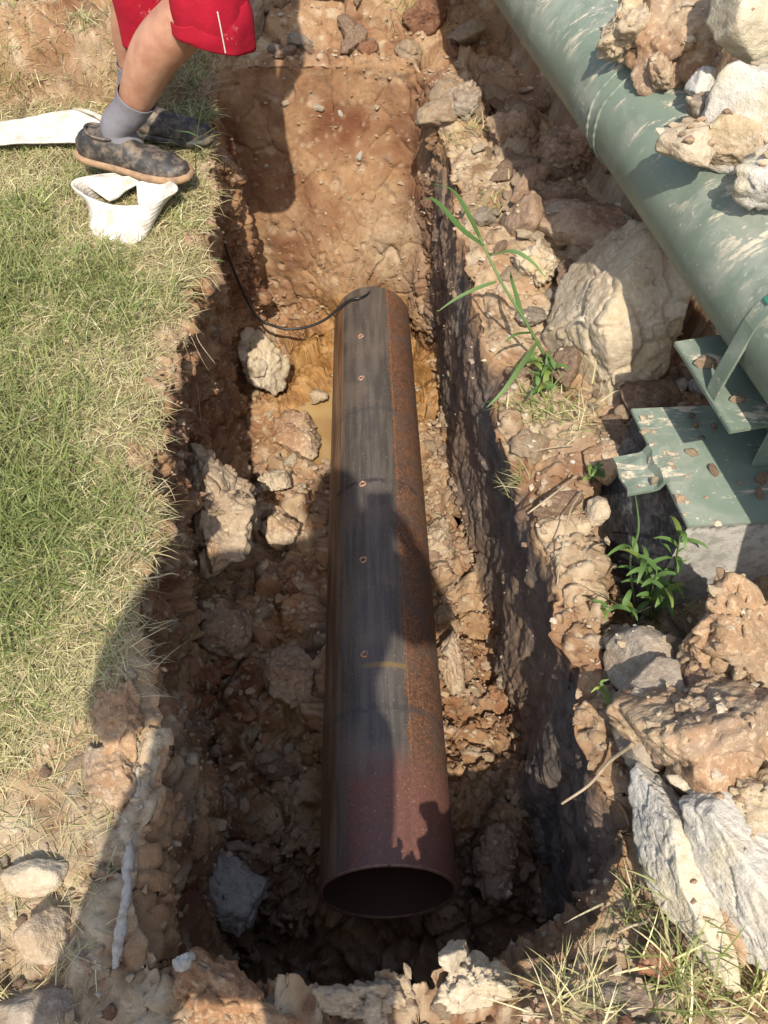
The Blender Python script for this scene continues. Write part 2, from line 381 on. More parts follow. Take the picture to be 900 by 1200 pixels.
mask = np.clip(np.stack([wetm, greym * (1 - wetm), palem * (1 - wetm), lawn], 1), 0, 1)
def cramp(f, stops):
    p = [q[0] for q in stops]; return np.stack([np.interp(f, p, [q[1][k] for q in stops]) for k in range(3)], 1)
def cmix(c, d, f): return c + (np.asarray(d) - c) * np.asarray(f)[:, None]
nb = .5 + .5 * fbm(P, 5.5, 6, 71, .6) * 1.5; nm = .5 + .5 * fbm(P, 19, 5, 72, .62) * 1.5; nf = .5 + .5 * fbm(P, 60, 3, 73, .7) * 1.4
col = cramp(nb, [(.1, (.155, .062, .030)), (.30, (.225, .115, .058)), (.50, (.290, .165, .085)), (.68, (.355, .215, .112)), (.9, (.29, .205, .135))])
col = cmix(col, cramp(nm, [(.2, (.225, .145, .082)), (.5, (.36, .268, .170)), (.8, (.50, .405, .275))]), mask[:, 2])
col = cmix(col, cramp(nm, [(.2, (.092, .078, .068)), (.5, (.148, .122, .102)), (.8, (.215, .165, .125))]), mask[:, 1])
col = cmix(col, cramp(nm, [(.2, (.17, .080, .026)), (.5, (.30, .155, .050)), (.8, (.40, .24, .10))]), mask[:, 0])
col = cmix(col, cramp(nf, [(.2, (.09, .068, .034)), (.5, (.19, .142, .075)), (.8, (.31, .25, .14))]), mask[:, 3] * .9)
cw = (floorw + leftw * .8 + rbank + farw * .45) * (1 - lawn) * (1 - mask[:, 0] * .8)
col = col * (1 - .10 * farw)[:, None]
col = cmix(col, (.43, .335, .225), sst(.86, .90, idc) * sst(.62, .35, f1c) * cw * .75)          # pale dry crumbs
col = cmix(col, (.45, .36, .25), sst(.90, .93, idb) * sst(.65, .3, f1b + .25 * (nf - .5)) * cw * .7)
col = cmix(col, (.185, .075, .038), sst(.16, .08, idc) * sst(.7, .3, f1c) * cw * .55)
col = cmix(col, (.21, .185, .16), sst(.2, .5, fbm(P, 8, 4, 74)) * (farw * .35 + leftw * .3) * sst(.5, .8, nm))
i, j = np.meshgrid(np.arange(NR - 1), np.arange(NA), indexing='ij')
a = i * NA + j; b = i * NA + (j + 1) % NA
quads = np.stack([a, a + NA, b + NA, b], -1).reshape(-1, 4)
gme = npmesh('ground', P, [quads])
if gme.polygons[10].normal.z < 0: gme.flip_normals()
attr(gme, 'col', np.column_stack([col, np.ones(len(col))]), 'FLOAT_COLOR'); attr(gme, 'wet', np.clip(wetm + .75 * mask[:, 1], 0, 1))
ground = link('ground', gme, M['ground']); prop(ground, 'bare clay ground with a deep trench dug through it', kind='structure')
GN = N; GP = P
bpy.context.view_layer.update()
DG = bpy.context.evaluated_depsgraph_get()
def drop(x, y, z0=2.0):
    hit, loc, nor, *_ = SC.ray_cast(DG, Vector((x, y, z0)), Vector((0, 0, -1)))
    return (loc.z, nor) if hit else (0.0, Vector((0, 0, 1)))
def pix(u, v):
    """where the sight line through a picture point meets the bare ground"""
    r = np.array([(u - 450) / FPX, 0, 0]) + _U * (600 - v) / FPX + _F
    hit, loc, nor, *_ = SC.ray_cast(DG, Vector((0, 0, CAM_H)), Vector(r).normalized())
    return np.array(loc) if hit else at(u, v, 0)

#@@OBJECTS
# ------------------------------------------------------------------ steel pipe lying in the trench
PA = np.array([.008, .41, -.458]); PB = np.array([-.043, 2.386, -.724]); PAX = PB - PA; PL = float(np.linalg.norm(PAX)) + .03; PR = .135
def steel_mat():
    m, nt, b = newmat('mill_scale_steel'); g = G(nt); co = g.objco(False)
    sx = g.n('SeparateXYZ'); g.set(sx.inputs[0], co); x, y, z = sx.outputs
    ph = g.math('MULTIPLY', g.math('ARCTAN2', x, z), 57.2958)
    st = g.n('VectorMath', operation='MULTIPLY'); g.set(st.inputs[0], co); st.inputs[1].default_value = (1, .06, 1)
    streak = g.noise(st.outputs[0], 60, 4, .6); blot = g.noise(co, 7, 5, .6); fine = g.noise(co, 150, 4, .75); mid = g.noise(co, 38, 4, .7)
    scale_c = g.mix(g.rng(streak, .35, .65), (.068, .058, .050), (.122, .102, .084))
    scale_c = g.mix(g.math('MULTIPLY', g.rng(blot, .50, .68), .45), scale_c, (.17, .13, .098))
    edge = g.math('ADD', g.math('MULTIPLY_ADD', mid, 5.0, ph), g.math('MULTIPLY', g.math('SUBTRACT', g.noise(co, 16, 5, .65), .5), 16.0))
    rust = g.mix(g.rng(fine, .36, .66), (.072, .034, .021), (.225, .100, .044))
    rust = g.mix(g.math('MULTIPLY', g.rng(mid, .52, .66), .7), rust, (.062, .036, .026))
    rust = g.mix(g.math('MULTIPLY', g.rng(blot, .42, .7), .35), rust, (.17, .10, .065))
    rust = g.mix(g.math('MULTIPLY', g.rng(g.noise(co, 14, 5, .7), .50, .62), .6), rust, (.085, .062, .048))
    c = g.mix(g.rng(edge, 21.5, 26.0), scale_c, rust)
    lft = g.mix(g.rng(streak, .38, .62), (.105, .055, .030), (.20, .125, .075))
    c = g.mix(g.rng(g.math('MULTIPLY_ADD', blot, 10.0, ph), -37, -47), c, lft)
    for p0, w, cc in ((-47.5, .9, (.38, .17, .045)), (-60, 1.1, (.38, .17, .045)), (23.8, .5, (.30, .14, .05)), (-52.5, .5, (.25, .11, .035))):   # long scratches and the seam edge
        k = g.math('SUBTRACT', 1.0, g.math('DIVIDE', g.math('ABSOLUTE', g.math('SUBTRACT', ph, p0)), w), clamp=True)
        c = g.mix(g.math('MULTIPLY', k, g.rng(g.noise(st.outputs[0], 12, 3, .6), .40, .52)), c, cc)
    yb = g.math('ADD', y, g.math('MULTIPLY', g.math('SUBTRACT', g.noise(co, 9, 4, .6), .5), .16))
    prim = g.math('MULTIPLY', g.math('MULTIPLY', g.rng(yb, .26, .17), g.rng(ph, -46, -26)), g.rng(mid, .25, .5, .55, .95))
    c = g.mix(prim, c, g.mix(g.rng(fine, .15, .85), (.115, .048, .034), (.215, .088, .060)))
    ring = g.math('MULTIPLY', g.rng(g.math('ABSOLUTE', g.math('SUBTRACT', g.math('ADD', y, g.math('MULTIPLY', blot, .012)), .445)), .010, .003), g.math('MULTIPLY', g.rng(ph, -30, -5), g.rng(ph, 25, 21)))
    c = g.mix(g.math('MULTIPLY', ring, .7), c, (.24, .15, .055))
    for yy, cc, am in ((1.06, (.03, .026, .025), .8), (1.37, (.05, .05, .05), .5), (.36, (.055, .05, .05), .6)):
        r2 = g.math('MULTIPLY', g.rng(g.math('ABSOLUTE', g.math('SUBTRACT', g.math('MULTIPLY_ADD', mid, .05, y), yy)), .012, .003), g.rng(mid, .42, .52))
        c = g.mix(g.math('MULTIPLY', r2, am), c, cc)
    c = g.mix(g.math('MULTIPLY', g.rng(g.noise(co, 230, 2, .5), .66, .72), .8), c, (.34, .26, .17))       # specks of dried mud
    g.set(b.inputs['Base Color'], c)
    rr = g.math('MULTIPLY_ADD', g.rng(edge, 21.5, 23.5), .28, .47)
    g.set(b.inputs['Roughness'], g.math('ADD', rr, g.math('MULTIPLY', g.math('SUBTRACT', fine, .5), .25)))
    b.inputs['Metallic'].default_value = .12; b.inputs['Specular IOR Level'].default_value = .55
    g.set(b.inputs['Normal'], g.bump(g.math('ADD', fine, g.math('MULTIPLY', mid, .4)), .35, .0018))
    return m
M['steel'] = steel_mat()
M['inside'] = plain('pipe_inside', (.085, .048, .032), .8, nscale=40, c2=(.09, .045, .025), bump=.4)
M['holerim'] = plain('hole_burr', (.50, .30, .20), .55, .2, nscale=200, c2=(.20, .09, .05), bump=.5, bscale=500)
M['rim'] = plain('cut_edge', (.27, .15, .10), .5, .2, nscale=60, c2=(.13, .07, .045), bump=.3)
def build_steel_pipe():
    root = empty('steel_pipe', tuple(PA))
    q = Vector((0, 1, 0)).rotation_difference(Vector(PAX)); root.rotation_mode = 'QUATERNION'; root.rotation_quaternion = q
    prop(root, 'long rusty steel pipe lying on the trench floor', 'steel pipe')
    sg = 160
    holes = [(1.725, -17, .0066), (1.498, -17, .0066), (1.024, -17, .0062), (.752, -17, .0062), (.471, -17, .0055), (.186, -15, .0026), (.405, -22, .002)]
    ys = [0]
    ys = np.linspace(0, PL, 3)
    ph = np.linspace(0, 2 * np.pi, sg, endpoint=False); V = []; n = len(ys)
    for r in (PR, PR - .0075):
        for yy in ys:
            V += [(r * math.sin(t), yy, r * math.cos(t)) for t in ph]
    Q = []
    for L in (0, 1):
        for k in range(n - 1):
            for s in range(sg):
                a0 = L * n * sg + k * sg + s; b0 = L * n * sg + k * sg + (s + 1) % sg
                Q.append((a0, a0 + sg, b0 + sg, b0) if L == 0 else (a0, b0, b0 + sg, a0 + sg))
    for k in (0, n - 1):
        for s in range(sg):
            a0 = k * sg + s; b0 = k * sg + (s + 1) % sg; c0, d0 = a0 + n * sg, b0 + n * sg
            Q.append((a0, b0, d0, c0) if k == 0 else (a0, c0, d0, b0))
    me = npmesh('pipe_wall', V, [Q]); body = link('pipe_wall', me, M['steel'], root)
    me.materials.append(M['inside'])
    # drill the holes
    parts = []
    for yy, p, r in holes:
        d = np.array([math.sin(RAD(p)), 0, math.cos(RAD(p))]); c = np.array([0, yy, 0])
        parts.append(tube([c + d * (PR - .03), c + d * (PR + .02)], [r, r], 14, 2, True, up=(0, 1, 0)))
    cv, cq, ct = merge(parts); cme = npmesh('drill', cv, [cq, ct], False); cut = link('drill', cme, M['inside'], root)
    md = body.modifiers.new('b', 'BOOLEAN'); md.operation = 'DIFFERENCE'; md.object = cut; md.solver = 'EXACT'
    bpy.context.view_layer.update(); ev = body.evaluated_get(bpy.context.evaluated_depsgraph_get()); nm = bpy.data.meshes.new_from_object(ev)
    body.modifiers.clear(); body.data = nm; nm.name = 'pipe_wall'
    bpy.data.objects.remove(cut)
    for pl in nm.polygons:
        c = pl.center; inner = math.hypot(c.x, c.z) < PR - .002
        pl.material_index = 1 if inner and len(nm.materials) > 1 else 0; pl.use_smooth = True
    nm.set_sharp_from_angle(angle=RAD(40))
    for yy, p, r in holes[:5]:                                            # burr round each hole
        d = np.array([math.sin(RAD(p)), 0, math.cos(RAD(p))]); s1 = np.array([d[2], 0, -d[0]]); c = np.array([0, yy, 0]) + d * (PR + .0004)
        rnd = random.Random(int(yy * 1000)); pts = []
        for k in range(15):
            t = 2 * math.pi * k / 14; rr = r * (1.28 + .10 * math.sin(3 * t + yy * 9))
            pts.append(c + rr * (math.cos(t) * s1 + math.sin(t) * np.array([0, 1, 0])))
        tube_obj('drilled_hole', pts, [.0021 + .0008 * rnd.random() for _ in pts], M['holerim'], root, segs=6, n=43, up=tuple(d))
    V, Q2, T2 = [], [], []
    ring = tube([(PR - .0038) * np.array([math.sin(t), -.0006 / PR, math.cos(t)]) for t in np.linspace(0, 2 * np.pi, 65)], [.0040] * 65, 8, 129, True, up=(0, 1, 0))
    link('cut_rim', npmesh('cut_rim', ring[0], [ring[1], ring[2]]), M['rim'], root)
    return root
build_steel_pipe()

# ------------------------------------------------------------------ green pipe on its support
def green_mat(name, dust=.5, base=(.15, .2, .17)):
    m, nt, b = newmat(name); g = G(nt); co = g.objco(False)
    sx = g.n('SeparateXYZ'); gm = g.n('NewGeometry'); g.set(sx.inputs[0], gm.outputs['Normal']); upw = g.rng(sx.outputs[2], .1, .95)
    c = g.mix(g.rng(g.noise(co, 5, 5, .6), .35, .65), base, tuple(k * .78 for k in base))
    dn = g.noise(co, 7, 6, .70, .3); sp = g.noise(co, 70, 4, .7)
    sm = g.n('VectorMath', operation='MULTIPLY'); g.set(sm.inputs[0], co); sm.inputs[1].default_value = (1.0, 3.2, 1.0)
    sm2 = g.noise(sm.outputs[0], 10, 6, .72, .25)
    c = g.mix(g.math('MULTIPLY', g.rng(dn, .46, .66), dust * .6), c, (.33, .335, .275))
    k = g.math('MULTIPLY', g.rng(sm2, .55, .63), upw)
    c = g.mix(g.math('MULTIPLY', k, dust * 1.3, clamp=True), c, (.55, .47, .35))
    c = g.mix(g.math('MULTIPLY', g.math('MULTIPLY', g.rng(sp, .60, .70), g.rng(dn, .40, .6)), dust), c, (.56, .48, .36))
    g.set(b.inputs['Base Color'], c); b.inputs['Specular IOR Level'].default_value = .4
    g.set(b.inputs['Roughness'], g.math('MULTIPLY_ADD', g.rng(dn, .4, .66), .32, .42))
    g.set(b.inputs['Normal'], g.bump(g.math('ADD', sp, g.math('MULTIPLY', k, .6)), .25, .0016))
    return m
M['green'] = green_mat('green_paint_pipe', .85, (.178, .222, .168))
M['greenp'] = green_mat('green_paint_plate', .75, (.175, .220, .168))
M['fresh'] = plain('fresh_green_paint', (.02, .20, .115), .4)
gax = Vector((GP_K, 1, 0)).normalized(); gside = Vector((gax.y, -gax.x, 0))
def gp(y, s=0.0, z=0.0):                       # s metres right of the pipe's axis
    return np.array([gp_x(y) + gside.x * s, y + gside.y * s, z])
def build_green_pipe():
    root = empty('green_pipe', tuple(gp(1.6, 0, GP_Z)))
    prop(root, 'thick dusty green painted pipe running beside the trench', 'pipe')
    def loc(p): return np.asarray(p) - np.array(root.location)
    y0, y1 = -.6, 5.0; n = 90; R = GP_R
    ys = np.linspace(y0, y1, n); wall = tube([loc(gp(y, 0, GP_Z)) for y in ys], [R * (1 + .004 * math.sin(y * 7)) for y in ys], 72, n, False)
    inner = tube([loc(gp(y, 0, GP_Z)) for y in ys[::-1]], [R - .008] * n, 48, n, False)
    V, Q, T = merge([wall, inner]); link('pipe_wall', npmesh('pipe_wall', V, [Q, T]), M['green'], root)
    for yw in (1.62, 1.655, 3.2):               # girth welds
        pts = [loc(gp(yw + .0015 * math.sin(9 * t), (R + .0005) * math.sin(t), GP_Z + (R + .0005) * math.cos(t))) for t in np.linspace(0, 2 * np.pi, 73)]
        tube_obj('weld_bead', pts, [.0034 + .0012 * math.sin(k * 2.7) for k in range(73)], M['green'], root, segs=8, n=145, up=tuple(gax))
    return root
build_green_pipe()
def conc_mat():
    m, nt, b = newmat('weathered_concrete'); g = G(nt); co = g.objco(False)
    sx = g.n('SeparateXYZ'); g.set(sx.inputs[0], co)
    n1 = g.noise(co, 8, 5, .65); n2 = g.noise(co, 60, 4, .7)
    c = g.mix(g.rng(n1, .35, .65), (.36, .335, .29), (.46, .43, .37))
    c = g.mix(g.math('MULTIPLY', g.rng(n2, .45, .62), .5), c, (.17, .155, .135))
    dk = g.rng(g.noise(co, 5.5, 4, .7, .5), .50, .60)                       # patchy, much darker tone on the trench side
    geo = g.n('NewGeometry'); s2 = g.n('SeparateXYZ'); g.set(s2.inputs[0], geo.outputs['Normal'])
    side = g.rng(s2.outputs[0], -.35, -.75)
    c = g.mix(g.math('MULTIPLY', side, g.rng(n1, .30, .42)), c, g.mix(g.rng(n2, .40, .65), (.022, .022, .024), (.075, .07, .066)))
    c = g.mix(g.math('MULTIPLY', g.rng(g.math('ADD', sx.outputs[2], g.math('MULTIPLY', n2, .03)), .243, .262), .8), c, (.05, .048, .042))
    g.set(b.inputs['Base Color'], c); b.inputs['Roughness'].default_value = .85
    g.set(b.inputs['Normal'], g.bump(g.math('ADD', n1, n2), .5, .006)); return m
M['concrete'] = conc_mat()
def grid_block(name, corners_b, corners_t, z0, z1, mat, parent, n=26, amp=.004):
    """four-sided block with worn faces: plan quads at bottom and top"""
    V, Q = [], []; cb = np.array(corners_b, float); ct = np.array(corners_t, float)
    def add(f):
        o = len(V); s = np.linspace(0, 1, n)
        for a_ in s:
            for b_ in s: V.append(f(a_, b_))
        for a_ in range(n - 1):
            for b_ in range(n - 1): k = o + a_ * n + b_; Q.append((k, k + 1, k + n + 1, k + n))
    for k in range(4):
        k2 = (k + 1) % 4
        def f(a_, b_, k=k, k2=k2):
            p = (cb[k] * (1 - a_) + cb[k2] * a_) * (1 - b_) + (ct[k] * (1 - a_) + ct[k2] * a_) * b_
            return (p[0], p[1], z0 + (z1 - z0) * b_)
        add(f)
    def ft(a_, b_):
        p = (ct[0] * (1 - a_) + ct[1] * a_) * (1 - b_) + (ct[3] * (1 - a_) + ct[2] * a_) * b_; return (p[0], p[1], z1)
    add(ft)
    V = np.array(V); c = V.mean(0); d = V - c; d /= np.linalg.norm(d, axis=1)[:, None]
    V = V + d * (amp * (fbm(V, 12, 4, 77) + .6 * fbm(V, 45, 3, 78)))[:, None]
    me = npmesh(name, V, [Q]); bm = bmesh.new(); bm.from_mesh(me); bmesh.ops.remove_doubles(bm, verts=bm.verts, dist=.0008); bmesh.ops.recalc_face_normals(bm, faces=bm.faces); bm.to_mesh(me); bm.free()
    me.set_sharp_from_angle(angle=RAD(50)); return link(name, me, mat, parent)
BT = .158                                           # top of the block
def build_support():
    e1 = np.array([.045, -.269]); e1 = e1 / np.linalg.norm(e1)      # towards the viewer along the left edge
    e2 = np.array([.998, .06])                                      # away from the trench
    o = np.array([.467, 1.118])
    root = empty('pipe_support', (o[0] + .15, o[1] - .1, -.1)); prop(root, 'concrete block with green steel top plate carrying the green pipe', 'pipe support')
    L = lambda a_, b_: tuple(o + e1 * a_ + e2 * b_ - np.array(root.location[:2]))
    zo = -root.location.z
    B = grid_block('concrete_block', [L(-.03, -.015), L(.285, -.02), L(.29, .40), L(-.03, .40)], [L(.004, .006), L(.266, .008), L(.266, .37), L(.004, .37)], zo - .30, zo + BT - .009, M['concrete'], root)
    prism('top_plate', [L(-.002, -.003), L(.273, 0.0), L(.273, .38), L(-.002, .38)], zo + BT - .009, zo + BT, M['greenp'], root, .0015)
    # bent tab torn off the left edge
    tb = empty_child = None
    bm = bmesh.new(); T0, T1 = .092, .180
    prof = [(.030, BT + .003), (.004, BT + .004), (-.004, BT - .001), (-.009, BT - .020), (-.014, BT - .025), (-.064, BT - .027)]
    ns = 7; vs = []
    for (bb, zz) in prof:
        row = []
        for k in range(ns):
            a_ = T0 + (T1 - T0) * k / (ns - 1) + .006 * math.sin(bb * 90); x, y = L(a_, bb + .003 * math.sin(k * 1.7)); row.append(bm.verts.new((x, y, zo + zz + .002 * math.sin(k * 2.1 + bb * 60))))
        vs.append(row)
    for r in range(len(prof) - 1):
        for k in range(ns - 1): bm.faces.new((vs[r][k], vs[r][k + 1], vs[r + 1][k + 1], vs[r + 1][k]))
    me = bpy.data.meshes.new('bent_tab'); bm.to_mesh(me); bm.free()
    t = link('bent_tab', me, M['greenp'], root); md = t.modifiers.new('s', 'SOLIDIFY'); md.thickness = .006; md.offset = 1
    # pedestal: two gussets and a web under the saddle plate
    SZ = .327; so = np.array([.4987, 1.1157]); d1 = np.array([gax.x, gax.y]) * -1; d2 = np.array([gside.x, gside.y])
    Ls = lambda a_, b_: tuple(so + d1 * a_ + d2 * b_ - np.array(root.location[:2]))
    prism('saddle_plate', [Ls(0, 0), Ls(.212, 0), Ls(.212, .27), Ls(0, .27)], zo + SZ - .010, zo + SZ, M['greenp'], root, .0015)
    prism('web_plate', [Ls(.02, .188), Ls(.19, .188), Ls(.19, .200), Ls(.02, .200)], zo + BT, zo + SZ - .010, M['greenp'], root, .001)
    for a_ in (.035, .165): prism('gusset', [Ls(a_, .12), Ls(a_ + .008, .12), Ls(a_ + .008, .187), Ls(a_, .187)], zo + BT, zo + SZ - .0105, M['greenp'], root, .001)
    # flat strap clamped over the pipe
    yc = 1.012; sec = []; R = GP_R + .0035
    for th in np.linspace(-math.pi * .6, math.pi * .6, 48): sec.append((R * math.sin(th), GP_Z + R * math.cos(th)))
    sec = [(-R - .012, SZ + .002), (-R - .009, SZ + .045)] + sec[7:-7] + [(R + .009, SZ + .045), (R + .012, SZ + .002)]
    V, Q = [], []
    for s, z in sec:
        for yy in (-.014, .014): p = gp(yc + yy, s, z) - np.array(root.location); V.append(p)
    for k in range(len(sec) - 1): Q.append((2 * k, 2 * k + 1, 2 * k + 3, 2 * k + 2))
    st = link('strap_clamp', npmesh('strap_clamp', V, [Q], False), M['greenp'], root); md = st.modifiers.new('s', 'SOLIDIFY'); md.thickness = .005; md.offset = 1
    th = np.linspace(-.95, -.6, 6); V, Q = [], []
    for k, t_ in enumerate(th):
        for yy in (-.006 - .003 * math.sin(k * 2), .007): V.append(gp(yc + yy, (R + .0062) * math.sin(t_), GP_Z + (R + .0062) * math.cos(t_)) - np.array(root.location))
    for k in range(5): Q.append((2 * k, 2 * k + 1, 2 * k + 3, 2 * k + 2))
    prop(link('paint_patch', npmesh('paint_patch', V, [Q]), M['fresh'], root), 'bright fresh green paint patch on the clamp')
    return root
build_support()

# ------------------------------------------------------------------ clods and stones
_ICO = {}
def ico(sub):
    if sub not in _ICO:
        bm = bmesh.new(); bmesh.ops.create_icosphere(bm, subdivisions=sub, radius=1)
        _ICO[sub] = (np.array([v.co[:] for v in bm.verts]), np.array([[v.index for v in f.verts] for f in bm.faces])); bm.free()
    return _ICO[sub]
def clod_mesh(name, seed, sub, half, planes=13, rough=1.0, sharp=.9, lum=.85):
    d, f = ico(sub); d = d / np.linalg.norm(d, axis=1)[:, None]
    rs = np.random.RandomState(seed)
    r = np.full(len(d), 1.25)
    for k in range(planes):
        n = rs.normal(size=3); n /= np.linalg.norm(n); h = rs.uniform(.58, .95)
        c = d @ n; r = np.where(c > .05, np.minimum(r, h / np.maximum(c, .05)), r)
    r = sharp * r + (1 - sharp)
    V = d * r[:, None]
    w = V * .9 + seed * 3.17
    sc = float(np.mean(half))
    V = V * (1 + .12 * fbm(w, 1.1, 3, seed))[:, None]
    V = V * np.array(half)
    u = V + seed * 1.37
    disp = .10 * sc * fbm(u, 1 / sc * 1.4, 4, seed + 1, .6) * rough
    w2 = u + .12 * sc * np.stack([fbm(u, 2 / sc, 2, seed + 8), fbm(u, 2 / sc, 2, seed + 9), fbm(u, 2 / sc, 2, seed + 10)], 1)
    disp += lum * rough * .17 * sc * lumps(*worley(w2, 1 / (sc * .55), seed + 2, True))
    if sub >= 4:
        crum = .35 + .9 * sst(-.25, .35, fbm(u, 1.2 / sc, 2, seed + 10))
        disp += lum * rough * .085 * sc * lumps(*worley(w2, 1 / (sc * .24), seed + 9, True)) * crum
    if sub >= 5:
        k = max(.010, sc * .10)
        disp += lum * rough * .40 * k * lumps(*worley(u, 1 / k, seed + 5, True)) * crum + .0022 * rough * fbm(u, 150, 3, seed + 6)
    V = V + d * disp[:, None]
    return npmesh(name, V, [f], True)
def clod(name, label, u, v, zc, half, mat, seed, rz=0, tilt=(0, 0), sub=4, cat='clod', group=None, **k):
    o = link(name, clod_mesh(name, seed, sub, half, **k), M[mat]); o.location = at(u, v, zc)
    o.rotation_euler = (RAD(tilt[0]), RAD(tilt[1]), RAD(rz)); return prop(o, label, cat, group)
# right bank
clod('clay_clod', 'biggest pale cream clod, wedged under the green pipe', 732, 372, .075, (.155, .165, .175), 'cream', 3, 20, (10, 0), 6, planes=8, lum=.6, rough=.8)
clod('clay_clod', 'large mottled brown and orange clod in front of the concrete block', 850, 852, .055, (.165, .105, .125), 'mottled', 12, 25, (0, 14), 6, planes=8, lum=.8, rough=.95)
clod('clay_clod', 'crumbly tan clod heaped behind the large mottled clod', 888, 752, .085, (.125, .095, .115), 'pale', 13, -10, (0, 0), 6, planes=6, lum=1.3, rough=1.1)
clod('clay_clod', 'rounded tan striped clod left of the large mottled clod', 752, 775, -.012, (.052, .050, .052), 'grey', 7, 10, (0, 20), 5, lum=.3, rough=.6, planes=5)
clod('clay_chunk', 'smooth flat grey facet slab leaning on the large mottled clod', 762, 826, .055, (.060, .085, .042), 'grey', 18, -22, (20, -28), 5, cat='slab', lum=.3, rough=.6)
clod('clay_chunk', 'long upright cream and white slab above the grass tuft', 804, 1012, .035, (.050, .135, .055), 'white', 21, 17, (14, 12), 6, cat='slab', planes=10, lum=.35, rough=.8)
clod('clay_chunk', 'broad whitish grey slab at the right edge of the picture', 888, 1010, .09, (.080, .130, .060), 'white', 24, 25, (18, -16), 6, cat='slab', planes=11, lum=.35, rough=.8)
clod('clay_chunk', 'small white sliver lying below the large mottled clod', 822, 926, .10, (.045, .022, .018), 'white', 26, -30, (0, 10), 4, cat='slab')
clod('clay_chunk', 'tan wedge tucked below the long cream slab', 856, 1085, .02, (.035, .055, .035), 'pale', 27, 12, (20, 0), 4, cat='slab')
clod('clay_clod', 'cream crumbly clod between white sliver and right edge', 882, 938, .13, (.055, .045, .04), 'cream', 29, 0, (0, 0), 5, lum=1.3)
clod('clay_chunk', 'flat pale stone lying in the dry grass at the bottom', 735, 1178, -.005, (.062, .026, .020), 'grey', 31, 8, (0, 0), 4, cat='stone', lum=.3)
clod('clay_clod', 'small orange brown clod beside the bottom green tuft', 765, 1128, .0, (.030, .022, .02), 'red', 33, 0, (0, 0), 4)
clod('clay_clod', 'tan faceted clod against the left face of the concrete block', 707, 540, -.02, (.048, .045, .050), 'pale', 36, 15, (0, 0), 5, lum=.4, rough=.7)
clod('clay_clod', 'small crumbly cream clod under the tan faceted clod', 702, 603, -.035, (.024, .028, .030), 'cream', 38, 0, (0, 0), 4)
clod('white_pebble', 'single white pebble beside the green weed patch', 672, 542, -.035, (.012, .010, .009), 'white', 39, 0, (0, 0), 3, cat='pebble')
clod('clay_clod', 'grey brown block shaped clod, half in the pipe shadow', 611, 262, .01, (.055, .055, .07), 'brown', 41, 35, (0, 0), 5, planes=6, lum=.3, rough=.7)
clod('clay_chunk', 'layered brown slab leaning above the biggest pale clod', 690, 268, .05, (.125, .075, .045), 'brown', 43, -25, (25, 0), 5, cat='slab', lum=.6)
clod('clay_chunk', 'thin grey brown slab lying on the layered brown slab', 660, 244, .07, (.050, .028, .016), 'grey', 44, 12, (10, 0), 4, cat='slab')
clod('clay_clod', 'lumpy dark brown clod against the far green pipe', 662, 178, .06, (.095, .085, .080), 'brown', 46, 0, (0, 0), 5, lum=1.2)
clod('clay_clod', 'cream crumbly clod left of the biggest pale clod', 632, 312, .0, (.055, .07, .05), 'cream', 48, 0, (0, 0), 5, lum=1.2)
clod('clay_clod', 'grey knobbly clod near the far right trench corner', 546, 118, .04, (.065, .06, .055), 'grey', 51, 0, (0, 0), 5, lum=1.1)
clod('clay_clod', 'brown clod between knobbly grey clod and green pipe', 600, 150, .03, (.075, .06, .05), 'brown', 52, 0, (0, 0), 5)
clod('clay_chunk', 'long brown ridge shaped clod near the far green pipe', 622, 215, .03, (.03, .11, .03), 'brown', 53, -32, (0, 0), 4, cat='slab')
# spoil behind the green pipe
clod('clay_chunk', 'big light grey fan shaped slab at the upper right edge', 892, 128, .62, (.105, .080, .075), 'white', 61, 30, (20, -20), 5, cat='slab', lum=.25, rough=.6, planes=8)
clod('clay_chunk', 'light grey slab at the top right corner', 888, 22, .70, (.085, .11, .07), 'white', 62, -20, (0, 10), 5, cat='slab', lum=.25, rough=.6)
clod('clay_clod', 'orange brown and cream clod behind the green pipe', 795, 60, .58, (.105, .085, .10), 'mottled', 64, 10, (0, 0), 5)
clod('clay_clod', 'large cream clod at the top, right of green pipe', 745, 30, .60, (.075, .07, .07), 'cream', 65, 40, (0, 0), 5)
clod('clay_clod', 'cream angular clod resting on the green pipe', 812, 172, .585, (.045, .042, .036), 'cream', 66, 10, (0, 0), 5, planes=7, lum=.4, rough=.7)
clod('clay_clod', 'yellowish blocky clod right of the cream angular clod', 858, 172, .58, (.042, .045, .045), 'cream', 67, 20, (0, 0), 5, planes=7, lum=.4, rough=.7)
clod('clay_clod', 'grey rounded clod above the cream angular clod', 828, 125, .60, (.036, .034, .030), 'grey', 68, 0, (0, 0), 4, lum=.4)
clod('clay_clod', 'crumbly pale clod tucked against the green pipe', 776, 84, .57, (.030, .05, .03), 'pale', 69, -20, (0, 0), 5)
clod('clay_clod', 'white blocky clod next to the light grey fan slab', 822, 103, .60, (.026, .024, .026), 'white', 70, 0, (0, 0), 4)
clod('clay_clod', 'pale clod at the right edge below the yellowish clod', 895, 205, .60, (.04, .05, .04), 'white', 71, 0, (0, 0), 4, planes=7)
clod('clay_clod', 'brown clod at the right edge beside the yellowish clod', 893, 155, .60, (.05, .04, .04), 'pale', 72, 0, (0, 0), 4)
